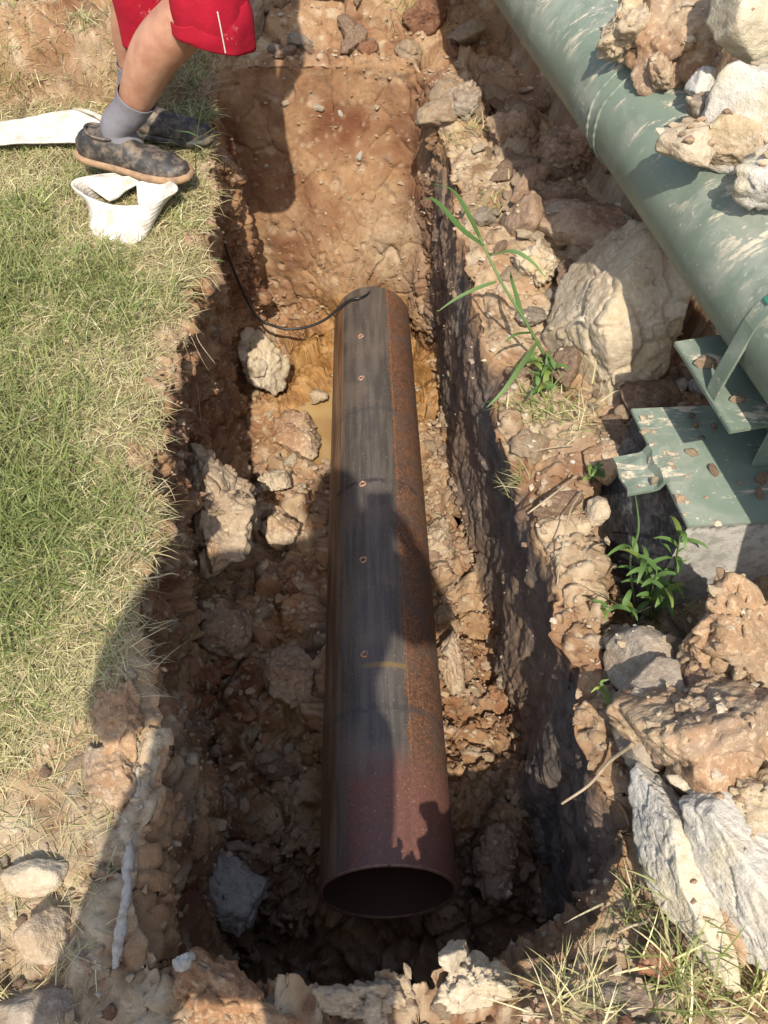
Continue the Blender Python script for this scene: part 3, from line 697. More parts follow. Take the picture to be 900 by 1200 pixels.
# in the trench
clod('clay_chunk', 'long upright pale clod against the left trench wall', 250, 606, -.475, (.082, .25, .14), 'pale', 81, 6, (-6, 16), 6, cat='clod', planes=9, lum=.75, rough=.95)
clod('clay_clod', 'pale cream clod below the black cable', 303, 425, -.70, (.085, .105, .10), 'cream', 82, 0, (0, 0), 5)
clod('clay_clod', 'reddish clod standing at the muddy puddle', 350, 512, -.785, (.07, .085, .062), 'mottled', 83, 20, (0, 0), 5, planes=7, lum=.8)
clod('pebble_clod', 'small pale lump poking out of the muddy puddle', 372, 465, -.80, (.035, .03, .03), 'pale', 84, 0, (0, 0), 4)
clod('clay_chunk', 'dark grey slab stuck in the near left pit', 266, 1045, -.57, (.070, .135, .055), 'darkgrey', 85, 22, (-25, 25), 5, cat='slab', planes=8, lum=.9, rough=.9)
clod('clay_clod', 'pale flat clod left of the pipe near its far half', 322, 562, -.72, (.055, .045, .03), 'cream', 86, -10, (0, 0), 5)
clod('clay_clod', 'broken pale clod in the middle left of the pipe', 328, 622, -.69, (.058, .05, .04), 'pale', 87, 10, (0, 0), 5)
clod('clay_clod', 'brown clod heap left of the pipe in shadow', 335, 790, -.64, (.07, .085, .05), 'brown', 88, 10, (0, 0), 5)
clod('clay_clod', 'big dark brown clod below the long upright pale clod', 245, 735, -.62, (.085, .10, .08), 'brown', 89, 10, (0, 0), 5, lum=1.2)
clod('clay_clod', 'cracked tan clod hard against the right pipe side', 530, 770, -.60, (.035, .075, .045), 'pale', 90, 0, (0, 0), 5)
clod('clay_clod', 'tan clod right of the pipe near its middle', 513, 640, -.66, (.035, .08, .05), 'pale', 91, 0, (0, 0), 5)
clod('clay_clod', 'shaded clod right of the pipe mouth', 580, 1010, -.62, (.055, .07, .06), 'brown', 92, 0, (0, 0), 5)
# near edge
clod('clay_clod', 'spiky pale clod standing on the near trench edge', 552, 1160, .0, (.052, .032, .062), 'cream', 95, 15, (0, 8), 5, lum=1.2)
clod('clay_chunk', 'thin pointed splinter of clay above the spiky pale clod', 532, 1118, .03, (.016, .017, .068), 'cream', 96, 10, (8, -18), 4, cat='clod')
clod('clay_clod', 'crumbly pale ridge clod left of the spiky clod', 430, 1176, .0, (.060, .030, .035), 'pale', 97, -8, (0, 0), 5, lum=1.3)
clod('clay_clod', 'orange brown ridge clod at the bottom left of the trench', 265, 1176, -.012, (.095, .045, .042), 'orange', 98, -18, (0, 0), 5, lum=1.3)
clod('clay_chunk', 'grey white splinter upright at the near left corner', 216, 1128, .02, (.014, .012, .030), 'white', 99, 10, (0, 14), 4, cat='clod')
clod('clay_clod', 'rounded tan stone half buried at lower left', 55, 1090, -.02, (.040, .036, .034), 'pale', 101, 0, (0, 0), 5, cat='stone', lum=.3, rough=.5)
clod('clay_clod', 'pale grey flat stone left of the white root', 38, 1028, -.02, (.05, .026, .02), 'cream', 102, 10, (0, 0), 4, cat='stone', lum=.3)
clod('clay_chunk', 'grey flat stone at the bottom left corner', 30, 1185, -.02, (.07, .03, .022), 'grey', 103, 15, (0, 0), 4, cat='stone', lum=.3)
clod('clay_clod', 'orange brown clod on the left trench shoulder', 140, 842, -.01, (.045, .075, .026), 'orange', 104, 8, (0, 0), 5, lum=1.0)
clod('clay_clod', 'grey tan clod below the orange clod on the shoulder', 128, 905, -.02, (.045, .06, .026), 'pale', 105, 8, (0, 0), 5, lum=.6)
# rubble rows at the back, and scattered medium clods: look-alikes share a label and a group
rs = np.random.RandomState(5)
PROTO = {}
def proto(mat, k):
    if (mat, k) not in PROTO:
        PROTO[mat, k] = clod_mesh('soil_clod', 200 + k * 7 + len(PROTO), 4, (1, .85, .75), planes=9, rough=1.15, sharp=.85); PROTO[mat, k].materials.append(M[mat])
    return PROTO[mat, k]
TONE = {'pale': 'tan', 'cream': 'cream', 'brown': 'brown', 'red': 'reddish', 'grey': 'grey', 'white': 'whitish', 'mottled': 'mottled brown'}
def scatter(n, region, smin, smax, mats, name, label, group, cat='clod', sink=.45, pw=2.2):
    k = 0; tries = 0
    while k < n and tries < n * 30:
        tries += 1
        x = rs.uniform(region[0], region[1]); y = rs.uniform(region[2], region[3])
        if region[4] is not None and not region[4](x, y): continue
        z, nor = drop(x, y, region[5] if len(region) > 5 else 2.0); s = smin + (smax - smin) * rs.rand() ** pw
        mt = mats[rs.randint(len(mats))]; o = link(name, proto(mt, rs.randint(4))); o.location = (x, y, z + s * (.75 - sink))
        o.scale = (s * rs.uniform(.8, 1.35), s * rs.uniform(.75, 1.2), s * rs.uniform(.6, 1.05)); o.rotation_euler = (rs.uniform(-.5, .5), rs.uniform(-.5, .5), rs.uniform(0, 6.28))
        prop(o, TONE[mt] + ' ' + label, cat, TONE[mt] + ' ' + group); k += 1
offpipe = lambda x, y: abs(x + .02) > .16 and x > -.5 and x < .24
scatter(36, (-.52, -.15, .55, 1.95, offpipe, -.05), .012, .042, ['pale', 'brown', 'cream', 'brown'], 'soil_clod', 'loose clay lump on the trench floor left of the steel pipe', 'clay lumps on the trench floor left of the pipe')
scatter(14, (.11, .28, .6, 2.0, offpipe, -.05), .012, .034, ['pale', 'brown', 'pale'], 'soil_clod', 'loose clay lump on the trench floor right of the steel pipe', 'clay lumps on the trench floor right of the pipe')
inbank = lambda x, y: x > np.interp(y, [.3, .6, 1.2, 1.8, 2.6], [.42, .40, .31, .27, .24]) and x < gp_x(y) + .02 and not (.42 < x and .8 < y < 1.15)
scatter(62, (.2, .8, .2, 2.75, inbank), .012, .045, ['pale', 'brown', 'cream', 'grey', 'brown'], 'soil_clod', 'loose clod on the bank between trench and green pipe', 'clods on the bank between trench and green pipe')
under = lambda x, y: gp_x(y) - .17 < x < gp_x(y) + .13
scatter(36, (.1, .8, 1.30, 2.6, under), .028, .065, ['brown', 'brown', 'pale'], 'soil_clod', 'chunky clod in the shade right under the green pipe', 'chunky clods in the shade under the green pipe', pw=1.2)
behind = lambda x, y: x > gp_x(y) + .085
scatter(48, (.4, 1.05, 1.15, 2.7, behind), .02, .06, ['cream', 'pale', 'white', 'brown', 'mottled'], 'soil_clod', 'loose clod in the spoil heap behind the green pipe', 'clods in the spoil heap behind the green pipe')
scatter(12, (.55, .85, .1, .75, None), .014, .04, ['cream', 'white', 'pale', 'mottled'], 'soil_clod', 'loose clod among the slabs in the lower right corner', 'clods among the slabs in the lower right corner', pw=1.5)
scatter(48, (-.62, .45, 2.84, 3.35, None), .022, .075, ['brown', 'pale', 'red', 'grey', 'brown'], 'soil_clod', 'loose clod in the rubble behind the far trench wall', 'rubble clods behind the far trench wall')
scatter(28, (-1.35, -.72, 2.90, 3.35, None), .03, .08, ['cream', 'pale', 'cream'], 'soil_clod', 'pale lump in the rubble behind the person', 'pale rubble lumps behind the person')
leftbare = lambda x, y: x < -.47
scatter(18, (-.75, -.45, .18, .62, leftbare),   .008, .028, ['pale', 'cream', 'brown'], 'soil_clod', 'small lump on the bare soil at the lower left', 'small lumps on the bare lower left soil')
nearb = lambda x, y: y < .17
scatter(10, (-.45, .5, .06, .18, nearb), .010, .028, ['pale', 'red', 'cream'], 'soil_clod', 'small lump along the near trench edge', 'small lumps along the near trench edge')
for k in range(30):                                        # lumps piled against the back of the green pipe
    y = 1.02 + 1.75 * (k + rs.rand() * .8) / 30; sd_ = rs.uniform(.035, .105); sz = rs.uniform(.016, .042) * (1.25 if k % 4 == 0 else 1); mt = ['cream', 'pale', 'cream', 'white', 'brown'][rs.randint(5)]
    o = link('clay_lump', proto(mt, rs.randint(4))); p = gp(y, sd_, GP_Z + math.sqrt(max(GP_R ** 2 - sd_ ** 2, 0)) + sz * .35); o.location = p
    o.scale = (sz * rs.uniform(.9, 1.3), sz * rs.uniform(.8, 1.2), sz * rs.uniform(.7, 1)); o.rotation_euler = (rs.uniform(-.6, .6), rs.uniform(-.6, .6), rs.uniform(0, 6.28))
    prop(o, TONE[mt] + ' lump of clay piled against the top of the green pipe', 'clod', TONE[mt] + ' lumps piled against the green pipe')
for k, (u, v, s, m_) in enumerate([(801, 473, .011, 'brown'), (810, 487, .013, 'brown'), (815, 499, .011, 'brown'), (837, 500, .011, 'brown'), (823, 513, .009, 'grey'), (836, 552, .014, 'brown'), (868, 566, .008, 'pale'), (893, 562, .022, 'brown'), (890, 580, .014, 'brown'), (812, 530, .014, 'pale'), (763, 538, .010, 'cream'), (767, 563, .012, 'cream')]):
    z = BT if k < 10 else BT - .014
    o = link('soil_crumb', proto(m_, k % 4)); s *= .62; o.location = at(u, v, z + s * .45); o.scale = (s * 1.35, s * .85, s * .95); o.rotation_euler = (k * .9, k * .7, k)
    prop(o, 'crumb of dry soil lying on the green block plate' if k < 10 else 'pale crumb of soil lying on the bent green tab', 'crumb', 'crumbs on the green block plate' if k < 10 else 'crumbs on the bent green tab')
for u, v, s, m_ in [(824, 424, .014, 'pale'), (862, 467, .009, 'pale')]:
    o = link('soil_crumb', proto(m_, 1)); o.location = at(u, v, .327 + s * .45); o.scale = (s * 1.3, s, s * .7); prop(o, 'bigger tan crumb on the green saddle plate' if s > .01 else 'smaller tan crumb on the green saddle plate', 'crumb')

# fine crumbs everywhere on bare soil: uncountable
def crumbs(name, sel_w, n, smin, smax, cols, label, seed, pw=3.0):
    r = np.random.RandomState(seed)
    W = sel_w / sel_w.sum(); idx = r.choice(len(W), n, p=W)
    d0, f0 = ico(1); sh = [d0 * (1 + .42 * r.uniform(-1, 1, (len(d0), 1))) for _ in range(24)]; sh = np.array(sh)
    s = smin + (smax - smin) * r.rand(n) ** pw
    V = sh[r.randint(24, size=n)] * s[:, None, None] * r.uniform(.6, 1.25, (n, 1, 3)) * (1.15, 1.0, .6)
    a_ = r.uniform(0, 6.28, n); ca, sa = np.cos(a_)[:, None], np.sin(a_)[:, None]
    V = np.stack([V[..., 0] * ca - V[..., 1] * sa, V[..., 0] * sa + V[..., 1] * ca, V[..., 2]], -1)
    pos = GP[idx] + r.normal(0, .003, (n, 3)) * (1, 1, 0) + GN[idx] * (s * .25)[:, None]
    V = V + pos[:, None]
    Fc = f0[None] + (np.arange(n) * len(d0))[:, None, None]
    me = npmesh(name, V.reshape(-1, 3), [Fc.reshape(-1, 3)], False)
    cc = np.array(cols)[r.randint(len(cols), size=n)] * r.uniform(.75, 1.2, (n, 1))
    cc = cc * .6 + col[idx] * .4
    attr(me, 'col', np.column_stack([np.repeat(cc, len(d0), 0), np.ones(n * len(d0))]), 'FLOAT_COLOR'); attr(me, 'wet', np.zeros(n * len(d0)))
    prop(link(name, me, M['ground']), label, 'soil', kind='stuff')
vis = (np.abs(GP[:, 0]) < 1.5) & (GP[:, 1] > -.1) & (GP[:, 1] < 3.7) & (ring > 24)
upz = np.clip(GN[:, 2], 0, 1)
PALE3 = [(.44, .345, .235), (.36, .265, .17), (.27, .17, .10), (.50, .42, .31)]
area = np.repeat(np.concatenate([np.abs(np.gradient(offs)), np.full(NR - ROUT, .006)]), NA)
crumbs('soil_crumbs', vis * rbank * (1 - lawn) * area, 15000, .0015, .009, PALE3, 'fine dry crumbs strewn over the bare banks', 11)
onf = floorw * (np.abs(GP[:, 0] + .02) > .142) * (mask[:, 0] < .5) * (rin < RW + RF - 4)
crumbs('floor_crumbs', onf, 4500, .0025, .015, [(.42, .32, .21), (.30, .19, .115), (.22, .125, .07), (.36, .27, .18)], 'fine crumbs and lumps on the trench floor', 12)
crumbs('wall_crumbs', np.clip(leftw + farw * .7 + rightw * .03, 0, 1) * vis, 6000, .0016, .007, [(.36, .26, .165), (.26, .155, .09), (.42, .33, .22)], 'fine crumbs stuck to the trench walls', 13)

def dropped(name, n, box, smin, smax, cols, label, seed, ok):
    r = np.random.RandomState(seed); bpy.context.view_layer.update(); dg = bpy.context.evaluated_depsgraph_get(); pos = []
    d0, f0 = ico(1)
    for k in range(n):
        x, y = r.uniform(box[0], box[1]), r.uniform(box[2], box[3])
        hit, loc, nor, fi, ob, mx = SC.ray_cast(dg, Vector((x, y, box[4])), Vector((0, 0, -1)))
        if hit and nor.z > .25 and ok(ob.name, x, y, r): pos.append(loc[:])
    pos = np.array(pos); n = len(pos); s = smin + (smax - smin) * r.rand(n) ** 3
    V = d0[None] * (1 + .42 * r.uniform(-1, 1, (n, len(d0), 1))) * s[:, None, None] * r.uniform(.6, 1.25, (n, 1, 3)) * (1.15, 1, .65) + (pos + np.array([0, 0, 1]) * (s * .3)[:, None])[:, None]
    Fc = f0[None] + (np.arange(n) * len(d0))[:, None, None]
    me = npmesh(name, V.reshape(-1, 3), [Fc.reshape(-1, 3)], False)
    cc = np.array(cols)[r.randint(len(cols), size=n)] * r.uniform(.75, 1.15, (n, 1))
    attr(me, 'col', np.column_stack([np.repeat(cc, len(d0), 0), np.ones(n * len(d0))]), 'FLOAT_COLOR'); attr(me, 'wet', np.zeros(n * len(d0)))
    prop(link(name, me, M['ground']), label, 'soil', kind='stuff')
onclod = lambda nm, x, y, r: nm.startswith(('clay_clod', 'soil_clod', 'pebble')) or (nm.startswith('clay') and r.rand() < .2) or (nm.startswith('ground') and r.rand() < .5) or (nm.startswith('pipe_wall') and x > gp_x(y) + .03 and r.rand() < .35) or (nm.startswith(('top_plate', 'bent_tab', 'saddle')) and r.rand() < .8)
dropped('bank_bits', 3800, (.22, 1.0, .1, 2.75, 2.0), .0014, .010, [(.46, .365, .25), (.39, .295, .195), (.30, .205, .13), (.51, .43, .32)], 'loose dry bits lying on clods and bank on the right', 41, onclod)
dropped('trench_bits', 1800, (-.52, .27, .4, 2.2, -.1), .0018, .013, [(.43, .335, .225), (.34, .245, .155), (.27, .175, .11)], 'loose bits of clay lying over the trench floor', 42, lambda nm, x, y, r: nm.startswith(('clay', 'soil_clod', 'ground')))

for k, (u, v, sz) in enumerate([(372, 126, .020), (421, 183, .015), (345, 199, .017), (441, 126, .011), (399, 133, .010), (409, 233, .008), (335, 120, .014), (312, 195, .012), (445, 290, .016), (470, 215, .011)]):
    p = pix(u, v); o = link('embedded_stone', proto(['cream', 'white', 'pale'][k % 3], k % 4)); o.location = p; o.scale = (sz * 1.2, sz * .8, sz * .8); o.rotation_euler = (k, k * 2.1, k * .7)
    prop(o, 'pale stone embedded in the far trench wall', 'stone', 'stones embedded in the far trench wall')
# ------------------------------------------------------------------ muddy puddle
def puddle():
    m, nt, b = newmat('muddy_water'); g = G(nt); b.inputs['Base Color'].default_value = (.30, .185, .075, 1); b.inputs['Roughness'].default_value = .06
    b.inputs['IOR'].default_value = 1.33; b.inputs['Specular IOR Level'].default_value = .5; co = g.objco(False)
    g.set(b.inputs['Base Color'], g.mix(g.rng(g.noise(co, 8, 3, .5), .3, .7), (.27, .16, .06), (.36, .245, .11)))
    g.set(b.inputs['Normal'], g.bump(g.noise(co, 14, 2, .5), .03, .01))
    n = 60; pts = [(-.20 + (.16 + .02 * math.sin(3 * t)) * math.cos(t), 1.98 + (.22 + .03 * math.sin(2 * t + 1)) * math.sin(t), -.838) for t in np.linspace(0, 2 * np.pi, n, endpoint=False)]
    V = np.vstack([pts, [(-.20, 1.98, -.838)]]); T = [(k, (k + 1) % n, n) for k in range(n)]
    prop(link('puddle', npmesh('puddle', V, [T]), m), 'shallow yellow brown muddy puddle left of the steel pipe', 'puddle', kind='structure')
puddle()

# ------------------------------------------------------------------ black cable
M['cable'] = plain('black_rubber', (.012, .012, .013), .42, spec=.5, bump=.1)
cp = [(-.60, 2.13, .035), (-.545, 2.17, .015), (-.505, 2.21, -.06), (-.498, 2.25, -.24), (-.485, 2.30, -.445), (-.4425, 2.317, -.627), (-.39, 2.318, -.672), (-.33, 2.32, -.690), (-.265, 2.322, -.680), (-.205, 2.33, -.655), (-.155, 2.345, -.615), (-.118, 2.352, -.588), (-.085, 2.352, -.580), (-.06, 2.375, -.585), (-.045, 2.42, -.60)]
prop(tube_obj('power_cable', cp, [.0048] * len(cp), M['cable'], segs=10, n=120), 'thin black cable hanging into the trench to the pipe', 'cable')
# ------------------------------------------------------------------ grass
def leaf_mat(name):
    m, nt, b = newmat(name); g = G(nt); c = g.attr('col', 'Color')
    g.set(b.inputs['Base Color'], c); b.inputs['Roughness'].default_value = .55; b.inputs['Specular IOR Level'].default_value = .3
    tr = g.n('BsdfTranslucent'); g.set(tr.inputs['Color'], c); mx = g.n('MixShader'); mx.inputs[0].default_value = .28
    nt.links.new(b.outputs[0], mx.inputs[1]); nt.links.new(tr.outputs[0], mx.inputs[2]); nt.links.new(mx.outputs[0], nt.nodes['Material Output'].inputs[0])
    return m
M['grass'] = leaf_mat('grass_blade')
def blades(base, length, width, lean, azim, cols, rnd, curl=1.0, seg=3):
    """base n x 3; returns verts, quads, tris, colours (a bent tapered ribbon for each blade)"""
    n = len(base); d = np.stack([np.cos(azim), np.sin(azim), 0 * azim], 1); sd = np.stack([-np.sin(azim), np.cos(azim), 0 * azim], 1)
    tw = rnd.uniform(-.7, .7, n)[:, None]; sd = sd * np.cos(tw) + np.array([0, 0, 1]) * np.sin(tw)
    V = np.zeros((n, 2 * seg + 1, 3)); p = base.copy()
    for k in range(seg + 1):
        t = k / seg; ang = lean + curl * rnd.uniform(.6, 1.1, n) * t * .9
        if k: p = p + (d * np.sin(ang)[:, None] + np.array([0, 0, 1]) * np.cos(ang)[:, None]) * (length / seg)[:, None]
        if k < seg:
            hw = (width * (1 - .75 * t ** 1.5) * .5)[:, None]; V[:, 2 * k] = p - sd * hw; V[:, 2 * k + 1] = p + sd * hw
        else: V[:, 2 * seg] = p
    m = 2 * seg + 1; o = (np.arange(n) * m)[:, None]
    q = [np.stack([o[:, 0] + 2 * k, o[:, 0] + 2 * k + 1, o[:, 0] + 2 * k + 3, o[:, 0] + 2 * k + 2], 1) for k in range(seg - 1)]
    t3 = np.stack([o[:, 0] + 2 * seg - 2, o[:, 0] + 2 * seg - 1, o[:, 0] + 2 * seg], 1)
    return V.reshape(-1, 3), np.vstack(q), t3, np.repeat(cols, m, 0)
def grass_mesh(name, V, q, t, c):
    me = npmesh(name, V, [q, t]); attr(me, 'col', np.column_stack([c, np.ones(len(c))]), 'FLOAT_COLOR'); return me
GREENS = np.array([(.195, .232, .068), (.245, .280, .092), (.160, .202, .055), (.31, .315, .125)]); STRAW = np.array([(.55, .48, .265), (.64, .57, .345), (.46, .40, .205), (.44, .42, .19)])
def ground_heights(x, y):
    return np.array([drop(a_, b_)[0] for a_, b_ in zip(x, y)])
def lawn_grass():
    r = np.random.RandomState(21)
    sel = vis & (lawn > .25); W = lawn * sel * area; W = W * (GP[:, 0] > -1.75) * (GP[:, 1] < 3.0); W /= W.sum()
    n = 125000; idx = r.choice(len(W), n, p=W)
    base = GP[idx] + np.column_stack([r.normal(0, .006, n), r.normal(0, .006, n), -.004 * np.ones(n)])
    patch = .5 + .5 * fbm(base * (1, 1, 0), 4.2, 4, 81) * 1.7 + .22 * fbm(base * (1, 1, 0), 21, 2, 82)
    dist = -(base[:, 0] - np.interp(base[:, 1], [.7, 1.2, 1.8, 2.4], [-.43, -.49, -.52, -.52]))     # metres in from the edge
    dry = np.clip(.70 - .45 * (patch - .5) * 2 + .20 * sst(.09, .0, dist) + .12 * sst(.85, .6, base[:, 1]), .08, .96)
    isdry = r.rand(n) < dry
    L = np.where(isdry, r.uniform(.024, .075, n), r.uniform(.028, .082, n)) * (.75 + .55 * np.clip(patch, 0, 1.2)); Wd = np.where(isdry, r.uniform(.0013, .0024, n), r.uniform(.0017, .0036, n))
    lean = np.where(isdry, r.uniform(.6, 1.5, n), r.uniform(.15, 1.15, n)); az = r.uniform(0, 6.283, n)
    cols = np.where(isdry[:, None], STRAW[r.randint(4, size=n)], GREENS[r.randint(4, size=n)]) * r.uniform(.75, 1.25, (n, 1))
    V, q, t, c = blades(base, L, Wd, lean, az, cols, r, 1.0, 3)
    prop(link('lawn_grass', grass_mesh('lawn_grass', V, q, t, c), M['grass']), 'short half dry lawn on the left bank', 'grass', kind='stuff')
    # thin straw thatch hanging over and below the lawn's edge
    wst = vis * bankw * sst(.30, .0, np.abs(lawn - .2)) * (GP[:, 0] < -.4) * (GP[:, 1] < 3.0) * area + vis * bankw * (GP[:, 0] < -.43) * sst(.40, .62, GP[:, 1]) * sst(.95, .6, GP[:, 1]) * area * .6
    wst = wst + .10 * vis * bankw * (GP[:, 0] < -.4) * (GP[:, 1] < .5) * area; wst /= wst.sum(); n = 9000; idx = r.choice(len(wst), n, p=wst)
    base = GP[idx] + np.column_stack([r.normal(0, .008, n), r.normal(0, .008, n), .002 * np.ones(n)])
    V, q, t, c = blades(base, r.uniform(.025, .085, n), r.uniform(.0009, .0018, n), r.uniform(.9, 1.62, n), r.uniform(0, 6.283, n), STRAW[r.randint(4, size=n)] * r.uniform(.7, 1.2, (n, 1)), r, .7, 3)
    prop(link('straw_litter', grass_mesh('straw_litter', V, q, t, c), M['grass']), 'dry straw litter along the edge of the lawn', 'straw', kind='stuff')
    # sparse grass on the step behind the person and on the right bank
    wst = vis * bankw * (((GP[:, 0] < -.55) & (GP[:, 1] > 2.6) & (GP[:, 1] < 2.98)) * 1.0) * area * sst(-.1, .3, fbm(GP, 5, 3, 84)) + 1e-12; wst /= wst.sum(); n = 3500; idx = r.choice(len(wst), n, p=wst)
    V, q, t, c = blades(GP[idx], r.uniform(.02, .07, n), r.uniform(.0013, .0026, n), r.uniform(.2, 1.3, n), r.uniform(0, 6.283, n), np.where(r.rand(n, 1) < .55, STRAW[r.randint(4, size=n)], GREENS[r.randint(4, size=n)]), r, 1, 3)
    prop(link('bank_grass', grass_mesh('bank_grass', V, q, t, c), M['grass']), 'thin dry grass on the low step behind the person', 'grass', kind='stuff')
lawn_grass()
def tuft(name, label, x, y, n, l0, l1, w, spread, dryf, seed, cat='grass tuft', lean0=.1, lean1=1.2, group=None, z=None, az=None):
    r = np.random.RandomState(seed)
    bx = x + r.normal(0, spread, n); by = y + r.normal(0, spread, n); zc = drop(x, y)[0]; bz = np.clip(ground_heights(bx, by), zc - .04, zc + .05)
    dry = r.rand(n) < dryf
    cols = np.where(dry[:, None], STRAW[r.randint(4, size=n)] * 1.1, GREENS[r.randint(4, size=n)] * 1.1) * r.uniform(.8, 1.25, (n, 1))
    azm = r.uniform(0, 6.283, n) if az is None else r.normal(az, .8, n)
    V, q, t, c = blades(np.column_stack([bx, by, bz - .005]), r.uniform(l0, l1, n), w * r.uniform(.6, 1.2, n), r.uniform(lean0, lean1, n), azm, cols, r, 1.0, 4)
    o = link(name, grass_mesh(name, V - np.array([x, y, 0]), q, t, c), M['grass']); o.location = (x, y, 0); return prop(o, label, cat, group)
def tp(u, v): p = pix(u, v); return p[0], p[1]
tuft('grass_tuft', 'green tuft with dry blades right of the near trench end', *tp(805, 1150), 150, .04, .11, .0032, .030, .35, 31)
tuft('grass_tuft', 'dry straw coloured tuft on the near right trench edge', *tp(670, 1180), 90, .04, .10, .0024, .026, .86, 32)
tuft('grass_tuft', 'long green blades under the long cream slab', *tp(748, 1065), 40, .04, .10, .0032, .018, .35, 33)
tuft('grass_tuft', 'dark grassy tuft at the bottom right corner', *tp(878, 1160), 80, .04, .09, .003, .030, .55, 34)
tuft('grass_tuft', 'bright green grass patch beside the biggest pale clod', *tp(628, 478), 150, .03, .085, .0030, .030, .18, 35)
tuft('grass_tuft', 'yellow dry tuft just right of the bright green patch', *tp(680, 490), 90, .03, .09, .0024, .024, .75, 36)
tuft('grass_tuft', 'small pale tuft hanging over the right trench lip', *tp(612, 560), 40, .03, .08, .0022, .012, .6, 37, az=3.14)
tuft('grass_tuft', 'faded tuft on the far right trench lip', *tp(520, 90), 70, .03, .10, .0026, .025, .55, 38)
tuft('grass_tuft', 'pale tuft on the right lip above the seeding blade', *tp(545, 165), 55, .03, .08, .0022, .02, .6, 39)
tuft('grass_tuft', 'short green tuft among clods near the grey block clod', *tp(575, 235), 50, .02, .06, .0024, .02, .45, 40)
tuft('grass_tuft', 'green tuft at the top of the far trench edge', *tp(470, 22), 60, .03, .09, .003, .025, .35, 41)
tuft('grass_tuft', 'tall green tuft on the lawn edge by the shoe', *tp(228, 175), 60, .05, .15, .0032, .016, .2, 42, lean1=.8)
tuft('grass_tuft', 'dark green tuft in the lawn at the upper left', *tp(40, 245), 90, .06, .13, .0036, .035, .12, 43)
tuft('grass_tuft', 'dry tuft at the left edge near the top', *tp(20, 95), 90, .08, .22, .0026, .04, .7, 44)
tuft('grass_tuft', 'green tuft in the lawn beside the white sling loop', *tp(208, 258), 120, .03, .075, .0026, .025, .4, 45)
# large blades with their own shape
def blade_obj(name, pts, w, colr, parent=None, fold=.25, seed=0, label=None):
    n = 22; Pp = cat_rom(pts, n); T, S_, N_ = frames(Pp); V, Q = [], []
    for k in range(n):
        t = k / (n - 1); hw = w * .5 * min(1, 1.25 * (1 - t) ** .6) * min(1, .55 + 3 * t)
        V += [Pp[k] - S_[k] * hw + N_[k] * hw * fold, Pp[k], Pp[k] + S_[k] * hw + N_[k] * hw * fold]
    for k in range(n - 1):
        for s in (0, 1): a_ = 3 * k + s; Q.append((a_, a_ + 1, a_ + 4, a_ + 3))
    me = npmesh(name, V, [Q]); c = np.tile(np.array(colr), (len(V), 1)) * np.repeat(np.linspace(.85, 1.15, n), 3)[:, None]
    attr(me, 'col', np.column_stack([c, np.ones(len(c))]), 'FLOAT_COLOR'); return link(name, me, M['grass'], parent)
GR = (.105, .185, .05); GRL = (.17, .26, .09)
def tall_grass():
    b0 = pix(640, 420); root = empty('tall_grass_plant', tuple(b0)); prop(root, 'tall bent grass plant with long leaves over the right trench lip', 'grass plant')
    X = lambda u, v, z: at(u, v, z) - b0
    stem = [np.zeros(3), X(615, 375, .10), X(590, 335, .17), X(565, 285, .24), X(552, 255, .28)]
    me = tube(stem, [.0038, .0034, .003, .0026, .002], 8); mm = npmesh('stem', me[0], [me[1], me[2]]); attr(mm, 'col', np.tile((*GRL, 1), (len(me[0]), 1)), 'FLOAT_COLOR'); link('stem', mm, M['grass'], root)
    blade_obj('leaf', [stem[3], X(545, 245, .30), X(528, 222, .31), X(500, 214, .30)], .013, GR, root)
    blade_obj('leaf', [X(566, 288, .24), X(540, 268, .25), X(515, 240, .26), X(498, 233, .25), X(470, 252, .20)], .014, GR, root)
    blade_obj('leaf', [X(575, 300, .22), X(600, 295, .25), X(622, 306, .25), X(640, 326, .22)], .014, GRL, root)
    blade_obj('leaf', [X(582, 330, .18), X(560, 338, .18), X(535, 350, .17), X(512, 366, .14)], .011, GRL, root)
    blade_obj('leaf', [X(612, 372, .1), X(606, 350, .12), X(600, 330, .13), X(598, 318, .12)], .011, GR, root)
    blade_obj('leaf', [X(630, 400, .04), X(610, 430, .08), X(590, 458, .08), X(570, 478, .05)], .012, GRL, root)
    blade_obj('leaf', [X(625, 390, .05), X(605, 392, .09), X(590, 402, .08)], .010, GR, root)
tall_grass()
def leafy_weed(label, u, v, stems, seed):
    r = np.random.RandomState(seed); b0 = pix(u, v); root = empty('leafy_weed', tuple(b0)); prop(root, label, 'weed')
    for (u1, v1, z1, nl, ll) in stems:
        top = at(u1, v1, z1) - b0; mid = top * .5 + np.array([r.normal(0, .006), r.normal(0, .006), .012])
        st = [r.normal(0, .008, 3) * (1, 1, 0), mid, top]
        me = tube(st, [.0022, .0018, .001], 6); mm = npmesh('stem', me[0], [me[1], me[2]]); attr(mm, 'col', np.tile((*GRL, 1), (len(me[0]), 1)), 'FLOAT_COLOR'); link('stem', mm, M['grass'], root)
        for k in range(nl):
            t = .25 + .75 * (k + 1) / nl; p = cat_rom(st, 50)[int(t * 49)]; az = 2.4 * k + r.rand(); L = ll * r.uniform(.7, 1.15)
            d = np.array([math.cos(az), math.sin(az), 0.0])
            blade_obj('leaf', [p, p + d * L * .4 + np.array([0, 0, L * .28]), p + d * L * .8 + np.array([0, 0, L * .30]), p + d * L * 1.1 + np.array([0, 0, L * .12])], .010 * r.uniform(.8, 1.2), np.array(GR) * r.uniform(.85, 1.4) * ((1.5, 1.15, .9) if r.rand() < .25 else (1, 1, 1)), root, .18)
leafy_weed('leafy green weed with narrow leaves before the concrete block', 765, 725, [(798, 622, .14, 13, .045), (755, 655, .10, 8, .05), (738, 640, .09, 5, .05), (780, 690, .05, 8, .04), (705, 712, .03, 8, .035), (770, 668, .08, 7, .04)], 3)
